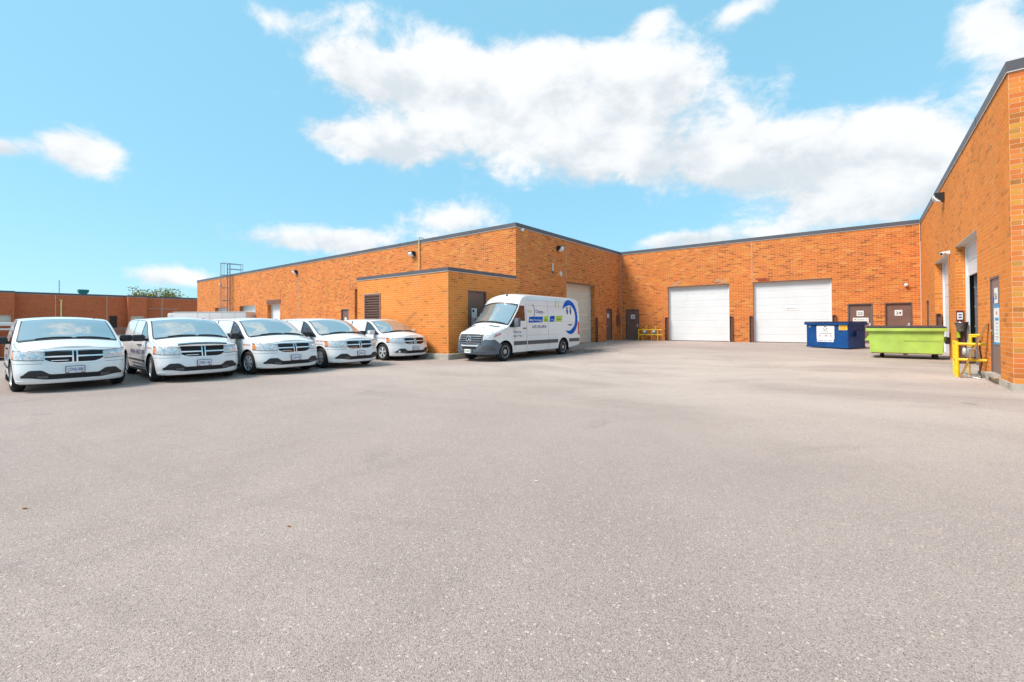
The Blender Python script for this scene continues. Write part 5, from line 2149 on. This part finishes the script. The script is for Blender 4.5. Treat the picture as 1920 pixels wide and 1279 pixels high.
    for sg in (1, -1):
        put(skin([[s.wrap(q, .295 + (bt(q) - .295) * j / 10, sg) for j in range(11)] for q in lin(0, 1.36, 36)], .012, .02, (1, sg * .6, 0)), "bumper", m_trim_soft, root)
        put(skin([[s.wrap(q, .44 + .16 * S((q - .55) / .2) * j / 4 * (1 - .75 * S((q - .9) / .25)) + .01 * j, sg) for j in range(5)] for q in lin(.52, 1.14, 16)], .017, .01, (1, sg * .6, 0)), "fog_recess", m_mould, root)
        put(skin([[s.wrap(q, .405 + .02 * j / 2, sg) for j in range(3)] for q in lin(.30, 1.2, 18)], .026, .02, (1, sg * .6, 0)), "bumper_ridge", m_trim_soft, root)
    # grille
    def g0(v):
        return .66 + .05 * S((abs(v) - .35) / .25)
    put(skin([[s.front(v, g0(v) + (1.075 - .02 * v * v - g0(v)) * j / 6) for j in range(7)] for v in lin(-.66, .66, 26)], .020, .03, (1, 0, .2)), "grille_surround", m_trim_soft, root)
    put(skin([[s.front(v, g0(v) + .035 + (1.05 - .02 * v * v - g0(v) - .035) * j / 6) for j in range(7)] for v in lin(-.61, .61, 26)], .026, .01, (1, 0, .2)), "grille", m_black, root)
    for z in (.725, .81, .895, .98):
        put(skin([[s.front(v, z + dz) for dz in (-.018, 0, .018)] for v in lin(-.60, .60, 20)], .042, .03, (1, 0, .2)), "grille_bar", m_grille_bar, root)
    put(skin([[s.front(v, z) for z in lin(.50, .605, 4)] for v in lin(-.40, .40, 16)], .019, .01, (1, 0, 0)), "lower_intake", m_black, root)
    c = s.front(0, .87) + Vector((.062, 0, 0))
    em = MB()
    em.tube([c + Vector((.0, .125 * math.cos(a), .125 * math.sin(a))) for a in np.linspace(0, 2 * math.pi, 26)], .017, 6)
    for k in range(3):
        a = math.pi / 2 + 2 * math.pi * k / 3
        d = Vector((0, math.cos(a), math.sin(a)))
        t_ = Vector((0, -math.sin(a), math.cos(a)))
        em.add([c + t_ * .036, c + d * .12, c - t_ * .036, c + Vector((.02, 0, 0))], [(0, 1, 3), (1, 2, 3), (0, 3, 2), (0, 2, 1)])
    put(em, "star_emblem", m_chrome, root)
    em = MB()
    em.lathe([(-.04, .12), (-.012, .12)], c, (1, 0, 0), 24)
    put(em, "emblem_backing", m_black, root)
    pm = MB()
    pp = s.front(0, .43)
    pm.box(pp.x + .01, pp.x + .034, -.24, .20, .335, .50, bev=.006)
    f = put(pm, "number_plate", m_trim_soft, root)
    pm = MB()
    pm.box(pp.x + .035, pp.x + .04, -.17 - .04, .10 - .0, .345, .49)
    put(pm, "plate_face", m_offwhite, f)
    for y0, y1 in ((-.17, -.10), (-.075, .06)):
        pm = MB()
        pm.box(pp.x + .0405, pp.x + .042, y0, y1, .39, .445)
        pm.build("plate_number", m_plate_green, f, world=False)
    an_ = MB()
    b0 = s.top(2.25, .25)
    an_.obox(b0 + Vector((0, 0, .02)), (.05, 0, -.03), (0, .02, 0), (.01, 0, .02))
    an_.tube([b0 + Vector((0, 0, .03)), b0 + Vector((-.10, 0, .30))], .006, 5)
    put(an_, "antenna", m_trim, root)
    for ax in (1.04, 5.365):
        for sg in (1, -1):
            wheel(root, (s.ox - ax, sg * .87, .37), sg, .37, .245, .235, 'steel')

    # --- livery on the left flank; a runs back from the nose
    def lf(a, z):
        p = s.side(a, z, 1)
        return p + Vector((0, .006, 0))

    def lf2(a, z):
        return s.side(a, z, 1) + Vector((0, .012, 0))

    def shape(poly, mat, name, fn=lf):
        mb = MB()
        # strips of short quads so the print follows the flank
        mb.add([fn(a, z) for a, z in poly], [tuple(range(len(poly)))])
        return put(mb, name, mat, root, smooth=False)

    def ribbon(c_, out_, inn, mat, name, fn=lf):
        mb = MB()
        n = len(out_)
        mb.add([fn(*p) for p in out_] + [fn(*p) for p in inn], [(i, i + 1, n + i + 1, n + i) for i in range(n - 1)])
        return put(mb, name, mat, root, smooth=False)

    Y0 = 12.71

    def para(y0, y1, z0, z1, sl, mat):
        a0, a1 = y0 - Y0, y1 - Y0
        n = 6
        top = [(a0 + sl * .5 + (a1 - a0) * i / n, z1 + .02 * i / n) for i in range(n + 1)]
        bot = [(a0 - sl * .5 + (a1 - a0 - 0) * i / n, z0 + .02 * i / n) for i in range(n + 1)]
        ribbon(None, top, bot, mat, "livery_panel")
    para(15.32, 16.36, 1.51, 1.76, .07, m_blue)
    para(16.46, 16.80, 1.53, 1.79, .07, m_lime)
    para(16.92, 17.33, 1.545, 1.805, .07, m_blue)
    para(17.44, 17.98, 1.56, 1.82, .07, m_lime)
    surf_text(s, "Mobile Tire Change", lf2, 15.36 - Y0, 1.585, .125, m_white, root, .012, width=.90)
    surf_text(s, "Sales", lf2, 16.53 - Y0, 1.60, .10, m_blue_txt, root, .008, width=.20)
    surf_text(s, "Storage", lf2, 16.97 - Y0, 1.615, .10, m_white, root, .008, width=.28)
    surf_text(s, "Tire Repair", lf2, 17.50 - Y0, 1.64, .09, m_blue_txt, root, .006, width=.40)
    surf_text(s, "Tire", lf, 15.24 - Y0, 1.93, .22, m_lime, root, .0, width=.30)
    surf_text(s, "Change", lf, 15.85 - Y0, 1.93, .21, m_blue_txt, root, .004, width=.55)
    surf_text(s, ".ca", lf, 16.42 - Y0, 1.93, .10, m_blue_txt, root, .004, width=.10)
    surf_text(s, "647-745-0930", lf, 15.55 - Y0, 1.27, .19, m_blue_txt, root, .008, width=1.08)
    surf_text(s, "\"YOUR CAR", lf, 14.20 - Y0, 1.09, .115, m_blue_txt, root, .004, width=.56)
    surf_text(s, "WILL", lf, 14.22 - Y0, .93, .115, m_blue_txt, root, .004, width=.23)
    surf_text(s, "YOU\"", lf, 14.60 - Y0, .93, .115, m_blue_txt, root, .004, width=.24)
    hc = (14.525 - Y0, .97)
    hp = [(hc[0] + .045 * math.sin(t) ** 3, hc[1] + .004 * (13 * math.cos(t) - 5 * math.cos(2 * t) - 2 * math.cos(3 * t))) for t in np.linspace(0, 2 * math.pi, 18)[:-1]]
    shape(hp, m_lime, "livery_heart")
    # crescent inside the small logo
    n = 18
    tt = np.linspace(-1.9, 2.0, n)
    ribbon(None, [(15.66 - Y0 + .13 * math.cos(t), 2.02 + .27 * math.sin(t)) for t in tt],
           [(15.645 - Y0 + .11 * math.cos(t), 2.02 + .245 * math.sin(t)) for t in tt], m_blue_txt, "livery_crescent")
    # big treaded ring, heavy on its rear side and thinning out at the front
    cx, cz = 18.70 - Y0, 1.775
    n = 120
    tt = np.linspace(R(152), R(-128), n)
    oo, ii = [], []
    for k, t in enumerate(tt):
        e = min(1, k / 16) * min(1, (n - 1 - k) / 24)
        tread = .018 * (1 if (k // 3) % 2 else 0)
        ro = .72 + tread * e
        oo.append((cx + ro * math.cos(t), cz + (.81 / .72) * ro * math.sin(t)))
        ri = .72 - .21 * e ** .7 - .004
        ii.append((cx + ri * math.cos(t), cz + (.81 / .72) * ri * math.sin(t)))
    oo = [(a, min(z, 2.655)) for a, z in oo]
    oo, ii = [(min(a, 6.86), z) for a, z in oo], [(min(a, 6.84), z) for a, z in ii]
    ii = [(a, min(z, 2.65)) for a, z in ii]
    ribbon(None, oo, ii, m_blue, "livery_ring")
    for dx in (-.13, .18):
        shape([(cx + dx - .1 + .078 * math.cos(t), 2.08 + .19 * math.sin(t)) for t in np.linspace(0, 2 * math.pi, 18)[:-1]], m_blue_txt, "livery_eye")
        shape([(cx + dx - .125 + .026 * math.cos(t), 2.15 + .05 * math.sin(t)) for t in np.linspace(0, 2 * math.pi, 12)[:-1]], m_offwhite, "livery_eye_glint", lf2)
    tt = np.linspace(R(205), R(335), 16)
    ribbon(None, [(cx - .02 + .24 * math.cos(t), 1.52 + .16 * math.sin(t)) for t in tt],
           [(cx - .02 + .24 * math.cos(t), 1.53 + (.10 + .03 * abs(math.cos(t))) * math.sin(t)) for t in tt], m_blue_txt, "livery_smile")
    for x_, c_, w_ in ((17.45, m_blue_txt, .012), (17.72, m_lime, .016)):
        tt = np.linspace(0, 1, 14)
        ribbon(None, [(x_ - Y0 + .20 * t * t - w_ * math.sin(3.1 * t), 2.15 + .47 * t) for t in tt],
               [(x_ - Y0 + .20 * t * t + w_ * math.sin(3.1 * t) + .004, 2.15 + .47 * t) for t in tt], c_, "livery_swish")
    # faint script on the hood
    vs, fs, w, h = text_mesh("Tire Change", .16, .0, .2)
    k = .62 / w
    mb = MB()
    mb.add([s.top(.86 - y, (x * k - .31) / .9 * 1.0) + Vector((.004, 0, .006)) for x, y in vs], fs)
    mb.build("lettering", m_greytxt, root, world=False)
    return root


dv_ = delivery_van()
dv_.location = (-12.11, 13.745, gh(-12.1, 14))
dv_.rotation_euler = (0, 0, R(-90))

# ------------------------------------------------------------------ dumpsters
def dumpster(name, loc, rz, L, D, H, lift, mat, flare=0.0, slope=0.0):
    """front face towards -y, local origin at the middle of the footprint"""
    t = empty(name, loc, rz)
    h0 = lift
    mb = MB()
    xb, xt, yb, yt = L / 2 - flare, L / 2, D / 2 - flare * .3, D / 2
    vs = [(-xb, -yb, h0), (xb, -yb, h0), (xb, yb, h0), (-xb, yb, h0), (-xt, -yt, H), (xt, -yt, H), (xt, yt, H + slope), (-xt, yt, H + slope)]
    mb.add(vs, [(0, 3, 2, 1), (0, 1, 5, 4), (1, 2, 6, 5), (2, 3, 7, 6), (3, 0, 4, 7), (4, 5, 6, 7)])
    bm = bmesh.new()
    me = bpy.data.meshes.new("b")
    me.from_pydata(mb.v, [], mb.f)
    bm.from_mesh(me)
    bmesh.ops.recalc_face_normals(bm, faces=bm.faces)
    bmesh.ops.bevel(bm, geom=bm.edges[:], offset=.012, segments=2, affect='EDGES')
    mb = MB()
    mb.frombm(bm)
    b = mb.build("body", mat, t, world=False, smooth=True, sharp=30)
    return t, b


# blue front-load bin
bx, by, brz = -1.07, 26.07, R(-31)
t, b = dumpster("blue_dumpster", (bx, by, gh(bx, by)), brz, 1.92, 1.16, 1.16, .03, m_blue_bin)
tag(t, "dark blue dumpster with a white sign in front of the second overhead door", "dumpster")
mb = MB()
for y0, y1, x0, x1 in ((-.66, -.575, -1.02, 1.02), (.575, .66, -1.02, 1.02), (-.575, .575, -1.02, -.955), (-.575, .575, .955, 1.02)):
    mb.box(x0, x1, y0, y1, 1.09, 1.20, bev=.01)
put(mb, "top_rim", m_blue_bin, t)
for sx in (-1, 1):
    mb = MB()
    n = 7
    x0, x1 = sorted((sx * .02, sx * 1.03))
    mb.box(x0, x1, -.68, .68, 1.202, 1.228, bev=.008)
    for k in range(6):
        xc = x0 + (x1 - x0) * (k + .5) / 6
        mb.box(xc - .05, xc + .05, -.64, .64, 1.2285, 1.246, bev=.006)
    put(mb, "lid", m_lid, t)
for sx in (-1, 1):
    mb = MB()
    x0, x1 = sorted((sx * .965, sx * 1.13))
    for z0, z1 in ((.56, .575), (.80, .815)):
        mb.box(x0, x1, -.22, .30, z0, z1) if z0 < .6 else mb.box(x0, x1, -.22, .30, z0, z1) if False else None
    mb.box(x0, x1, -.22, .30, .55, .57)
    xo = sx * 1.12
    mb.box(min(xo, xo - sx * .02), max(xo, xo - sx * .02), -.22, .30, .5701, .80)
    put(mb, "fork_pocket", m_blue_bin, t)
mb = MB()
mb.box(-.97, .97, -.60, -.575, .03, .10, bev=.008)
mb.box(.955, .985, -.58, .58, .03, .10, bev=.008)
put(mb, "bottom_rail", m_galv, t) if False else put(mb, "bottom_rail", m_blue_bin, t)
mb = MB()
for x in (-.02, .02):
    pass
mb.box(-.015, .015, -.59, -.578, .08, .42)
put(mb, "stiffener", m_blue_bin, t)
mb = MB()
mb.box(-.46, .36, -.592, -.585, .42, 1.05, bev=.003)
sg_ = put(mb, "sign", m_offwhite, t)
mb = MB()
mb.box(-.44, .33, -.598, -.593, .29, .415)
put(mb, "sign_strip", m_plate, sg_)
for z0, x0, x1, m_ in ((.80, -.18, .09, m_greytxt), (.70, -.36, .26, m_greytxt), (.62, -.05, .02, m_greytxt), (.57, -.10, .09, m_greytxt), (.35, -.40, -.14, m_greytxt), (.35, -.10, .04, m_greytxt), (.35, .08, .28, m_greytxt)):
    mb = MB()
    mb.box(x0, x1, -.6005, -.5995 if z0 < .4 else -.5935, z0 - .016, z0 + .016)
    mb.build("sign_print", m_, sg_, world=False)
for x in (-.30, .20):
    mb = MB()
    mb.box(x - .03, x + .03, -.597, -.5935, .545, .60)
    mb.build("sign_print", m_red_txt, sg_, world=False)
for k in range(3):
    a0 = R(90 + 120 * k)
    mb = MB()
    c = Vector((-.05, -.595, .925))
    pts = []
    for aa, rr_ in ((-.75, .095), (.35, .095), (.35, .12), (.80, .078), (.35, .035), (.35, .06), (-.75, .06)):
        pts.append(c + Vector((math.cos(a0 + aa) * rr_, 0, math.sin(a0 + aa) * rr_)))
    mb.add(pts, [tuple(range(len(pts)))])
    mb.build("recycling_arrow", m_trim, sg_, world=False)
mb = MB()
mb.box(.56, .93, -.590, -.584, .85, 1.08)
st_ = put(mb, "yellow_label", M("label_yellow", (.80, .50, .05), .5, var=.1), t)
for z in (1.0, .95, .90):
    mb = MB()
    mb.box(.62, .88, -.5925, -.5905, z - .008, z + .008)
    mb.build("label_print", m_red_txt, st_, world=False)
mb = MB()
for x in (-.24, .02):
    mb.tube([(x, -.60, 1.04), (x, -.605, 1.12), (x, -.67, 1.235), (x, -.5, 1.25)], .008, 5)
put(mb, "sign_hook", m_galv, t)
mb = MB()
for x0, x1, z0, z1 in ((-.88, -.72, 1.02, 1.035), (-.82, -.805, .96, 1.02), (-.79, -.775, .985, 1.02)):
    mb.box(x0, x1, -.585, -.582, z0, z1)
put(mb, "paint_mark", m_offwhite, t)

# lime green rear-load bin on casters
gx_, gy_ = 1.15, 21.45
t, b = dumpster("green_dumpster", (gx_, gy_, gh(gx_, gy_)), R(-1), 2.02, 1.15, 1.06, .17, m_green_bin, flare=.05)
tag(t, "lime green wheeled dumpster standing left of the yellow rail", "dumpster")
mb = MB()
for y0, y1, x0, x1 in ((-.66, -.565, -1.08, 1.08), (.565, .66, -1.08, 1.08), (-.565, .565, -1.08, -.99), (-.565, .565, .99, 1.08)):
    mb.box(x0, x1, y0, y1, .96, 1.07, bev=.012)
put(mb, "top_rim", m_green_bin, t)
for sx in (-1, 1):
    mb = MB()
    x0, x1 = sorted((sx * .015, sx * 1.06))
    mb.add([(x0, -.66, 1.075), (x1, -.66, 1.075), (x1, .66, 1.13), (x0, .66, 1.13), (x0, -.66, 1.10), (x1, -.66, 1.10), (x1, .66, 1.155), (x0, .66, 1.155)],
           [(0, 3, 2, 1), (4, 5, 6, 7), (0, 1, 5, 4), (1, 2, 6, 5), (2, 3, 7, 6), (3, 0, 4, 7)])
    put(mb, "lid", m_lid, t, smooth=False)
for sx in (-1, 1):
    mb = MB()

    def fn(a, b_, h):
        return Vector((sx * (.965 + a), -.40 + h, b_))
    mb.prism([(0, .62), (.16, .62), (.04, .80), (0, .86)], fn, .08) if sx < 0 else mb.prism([(0, .60), (.13, .62), (.13, .74), (0, .80)], fn, .5)
    put(mb, "trunnion", m_green_bin, t, smooth=False)
    if sx > 0:
        mb = MB()
        mb.box(1.06, 1.14, -.45, .2, .53, .76, bev=.01)
        put(mb, "fork_pocket", m_trim, t)
for x, y in ((.80, -.42), (.80, .42), (-.62, .42), (-.62, .0)):
    mb = MB()
    mb.box(x - .05, x + .05, y - .045, y + .045, .125, .18)
    mb.lathe([(-.025, .055), (-.02, .068), (.02, .068), (.025, .055)], (x, y, .068), (0, 1, 0), 14)
    put(mb, "caster", m_rubber, t)
mb = MB()
mb.box(-.93, .93, -.585, -.565, .17, .195)
mb.box(-.06, .06, -.60, -.565, .13, .17)
put(mb, "bottom_rail", m_rust, t)
mb = MB()
mb.box(-.05, .95, -.592, -.586, .63, .636)
put(mb, "body_crease", m_rust, t)

# ------------------------------------------------------------------ trailer, bin, fence, tree at the far left
tr = empty("box_trailer", (-46, 14.8, 0), math.atan2(.617, .787))
tag(tr, "white box trailer parked beyond the row of minivans by the brick wall", "trailer")
# local frame: +x along the side that faces the yard
Lx = 3.25
mb = MB()
mb.box(-Lx, Lx, 0, 2.3, .75, 2.70, bev=.06)
mb.build("box", m_trailer, tr, world=False, smooth=True, sharp=30)
for z in (.72, 2.69):
    mb = MB()
    mb.box(-Lx - .015, Lx + .015, -.02, .02, z - .03, z + .035)
    mb.build("edge_rail", m_galv if z < 1 else m_flash, tr, world=False)
mb = MB()
mb.box(-Lx - .75, -Lx - .02, .25, 2.05, 2.05, 2.62, bev=.12)
mb.build("nose_fairing", m_trailer, tr, world=False, smooth=True, sharp=40)
for x in (-1.1, 0.0, 1.1, 2.2):
    mb = MB()
    mb.box(x - .01, x + .01, -.012, .0, .8, 2.62)
    mb.build("panel_seam", m_flash, tr, world=False)
for x in (1.2, 2.1):
    for y in (.12, 2.18):
        mb = MB()
        mb.lathe([(-.11, .2), (-.11, .34), (-.09, .37), (.09, .37), (.11, .34), (.11, .2)], (x, y, .37), (0, 1, 0), 20)
        mb.build("wheel", m_rubber, tr, world=False, smooth=True, sharp=40)
mb = MB()
mb.box(-Lx + .3, Lx - .2, .8, 1.5, .5, .75)
mb.box(-Lx - 1.0, -Lx + .3, 1.05, 1.25, .5, .62)
mb.box(-Lx + .2, -Lx + .3, .6, .7, 0, .6)
mb.build("chassis", m_black, tr, world=False)

ob = empty("orange_bin", (-31.2, -.6, 0), R(2))
tag(ob, "rust-orange container with a white lid behind the leftmost minivan", "container")
mb = MB()
mb.add([(-1.3, -2.2, .12), (1.2, -2.2, .12), (1.2, 2.55, .12), (-1.3, 2.55, .12), (-1.35, -2.2, 1.5), (1.25, -2.2, 1.5), (1.25, 2.6, 1.5), (-1.35, 2.6, 1.5)],
       [(0, 3, 2, 1), (4, 5, 6, 7), (0, 1, 5, 4), (1, 2, 6, 5), (2, 3, 7, 6), (3, 0, 4, 7)])
put(mb, "body", m_orange_bin, ob, smooth=False)
mb = MB()
mb.box(1.2505, 1.275, -2.2, 2.6, 1.32, 1.40)
put(mb, "stripe", m_white, ob)
mb = MB()
mb.box(-1.45, 1.38, -2.3, 2.75, 1.505, 1.66, bev=.05)
put(mb, "lid", m_white, ob)
for y in (-1.6, 1.9):
    mb = MB()
    mb.lathe([(-.05, .06), (.05, .06)], (1.0, y, .06), (0, 1, 0), 10)
    put(mb, "roller", m_black, ob)
for y in (-1.5, -.6, .3, 1.2, 2.1):
    mb = MB()
    mb.box(1.215, 1.27, y - .03, y + .03, .14, 1.31)
    put(mb, "rib", m_orange_bin, ob)

fe = empty("chain_fence", (-80, 16, 0))
tag(fe, "low grey chain-link fence seen between the two leftmost minivans", "fence")
for k in range(6):
    mb = MB()
    mb.tube([(-80, 12.5 + k * 1.6, 0), (-80, 12.5 + k * 1.6, 1.25)], .04, 6)
    mb.build("post", m_galv, fe)
for z in (1.2, .15):
    mb = MB()
    mb.tube([(-80, 12.5, z), (-80, 20.5, z)], .03, 6)
    mb.build("rail", m_galv, fe)
mb = MB()
for k in range(70):
    y0 = 11.3 + k * .13
    for sgn in (1, -1):
        ya, yb = (y0, y0 + 1.05) if sgn > 0 else (y0 + 1.05, y0)
        if min(ya, yb) < 12.5 or max(ya, yb) > 20.5:
            continue
        mb.tube([(-80, ya, .15), (-80, yb, 1.2)], .006, 3, caps=False)
o = mb.build("mesh_wire", m_galv, fe)
o["kind"] = "stuff"

# tree beyond the far warehouse
tt = empty("leafy_tree", (-148.5, 35.7, 0))
tag(tt, "yellow-green leafy tree rising behind the distant red warehouse", "tree")
rt = random.Random(5)
mb = MB()
base = Vector((-148.5, 35.7, 0))
mb.tube([base, base + Vector((.1, 0, 2.5)), base + Vector((0, .2, 5)), base + Vector((.3, 0, 8.5))], [.38, .30, .24, .1], 8)
tips = []
for k in range(16):
    z = 3.5 + rt.random() * 4.5
    a = rt.random() * 6.28
    ln = (2.2 + rt.random() * 3.0) * (1.1 - abs(z - 5.5) / 8)
    p0 = base + Vector((0, 0, z))
    p1 = p0 + Vector((math.cos(a) * ln * .5, math.sin(a) * ln * .5, ln * .35))
    p2 = p0 + Vector((math.cos(a) * ln, math.sin(a) * ln, ln * .6 + rt.random()))
    mb.tube([p0, p1, p2], [.11, .07, .03], 5)
    tips += [p1, p2, (p1 + p2) / 2]
mb.build("trunk", m_bark, tt)
mb = MB()
for c in tips + [base + Vector((rt.gauss(0, 2.4), rt.gauss(0, 2.4), 9 + rt.gauss(0, 1.1))) for _ in range(34)]:
    for _ in range(55):
        p = c + Vector((rt.gauss(0, .75), rt.gauss(0, .75), rt.gauss(0, .55)))
        if p.z > 11.9 - rt.random() * .6:
            continue
        d = Vector((rt.gauss(0, 1), rt.gauss(0, 1), rt.gauss(0, .6))).normalized()
        e = d.orthogonal().normalized()
        sz = .13 + rt.random() * .14
        mb.add([p - d * sz, p + e * sz * .6, p + d * sz, p - e * sz * .6], [(0, 1, 2, 3)])
mb.build("crown", m_leaf, tt)

# ------------------------------------------------------------------ litter on the yard
def leaf(x, y, rz, sz, mat, label, name="dry_leaf", cat="leaf"):
    mb = MB()
    z = gh(x, y) + .006
    pts = [(-1, 0, .0), (-.4, .38, .15), (.3, .42, .3), (1, .05, .1), (.3, -.35, .35), (-.5, -.3, .2)]
    c, s_ = math.cos(rz), math.sin(rz)
    top = [(x + sz * (a * c - b * s_), y + sz * (a * s_ + b * c), z + sz * h * .6) for a, b, h in pts]
    bot = [(p[0], p[1], p[2] - .003) for p in top]
    n = len(pts)
    mb.add(top + bot, [tuple(range(n)), tuple(range(n, 2 * n))[::-1]] + [(i, n + i, n + (i + 1) % n, (i + 1) % n) for i in range(n)])
    tag(mb.build(name, mat), label, cat)


leaf(-5.34, .42, .4, .028, m_leaf_dry, "orange dry leaf lying near the left edge of the yard")
leaf(-3.31, 1.57, .2, .018, m_leaf_dry, "small orange dry leaf on the asphalt near the middle foreground")
leaf(-11.9, 22.9, .3, .16, m_litter, "crumpled white paper scrap behind the delivery van", "paper_scrap", "litter")
leaf(-12.2, 24.6, 1.9, .17, m_litter, "flat white paper scrap nearer the court corner", "paper_scrap", "litter")
leaf(-2.41, 3.42, .35, .022, m_litter, "thin pale straw lying in the middle of the yard", "straw", "litter")
# loose gravel and dirt crumbs by the van's tail and along the walls
mb = MB()
rs = random.Random(3)


def crumb(x, y, s_):
    z = gh(x, y)
    pts = [(x + rs.uniform(-s_, s_), y + rs.uniform(-s_, s_), z + rs.uniform(-.2, 1.0) * s_) for _ in range(4)]
    mb.add(pts, [(0, 1, 2), (0, 2, 3), (0, 3, 1), (1, 3, 2)])


for _ in range(900):
    crumb(-11.6 + rs.gauss(0, 1.0), 20.6 + rs.gauss(0, 1.3), rs.uniform(.008, .035))
for _ in range(500):
    crumb(rs.uniform(XA + .05, XR - .1), YB - abs(rs.gauss(0, .18)) - .02, rs.uniform(.006, .02))
for _ in range(260):
    crumb(XR - abs(rs.gauss(0, .2)) - .04, rs.uniform(YC - .4, 20), rs.uniform(.005, .016))
for _ in range(700):
    crumb(rs.uniform(-9, 2), rs.uniform(.8, 10), rs.uniform(.003, .009))
g = mb.build("gravel", M("gravel", (.30, .25, .20), .9, var=.5, scale=40))
tag(g, "loose gravel and dirt crumbs along the walls and behind the delivery van", "gravel", kind="stuff")

mb = MB()
for k in range(58):
    if k < 40:
        x, y = rs.uniform(XA + .1, -12.2), YB - rs.uniform(.03, .15)
    elif k < 58:
        x, y = XA + rs.uniform(.03, .15), rs.uniform(26.6, YB)
    else:
        x, y = XR - rs.uniform(.05, .15), rs.uniform(YC - .1, 13.9)
    for _ in range(7):
        a = rs.uniform(0, 6.28)
        h = rs.uniform(.03, .11)
        d = Vector((math.cos(a), math.sin(a), 0))
        e = Vector((-d.y, d.x, 0)) * .008
        p = Vector((x, y, gh(x, y) - .01))
        mb.add([p - e, p + e, p + d * h * .5 + Vector((0, 0, h)) + e * .3, p + d * h * .5 + Vector((0, 0, h)) - e * .3], [(0, 1, 2, 3)])
w = mb.build("weeds", M("weed_green", (.10, .11, .03), .8))
tag(w, "sparse weeds growing along the foot of the brick walls", "weeds", kind="stuff")
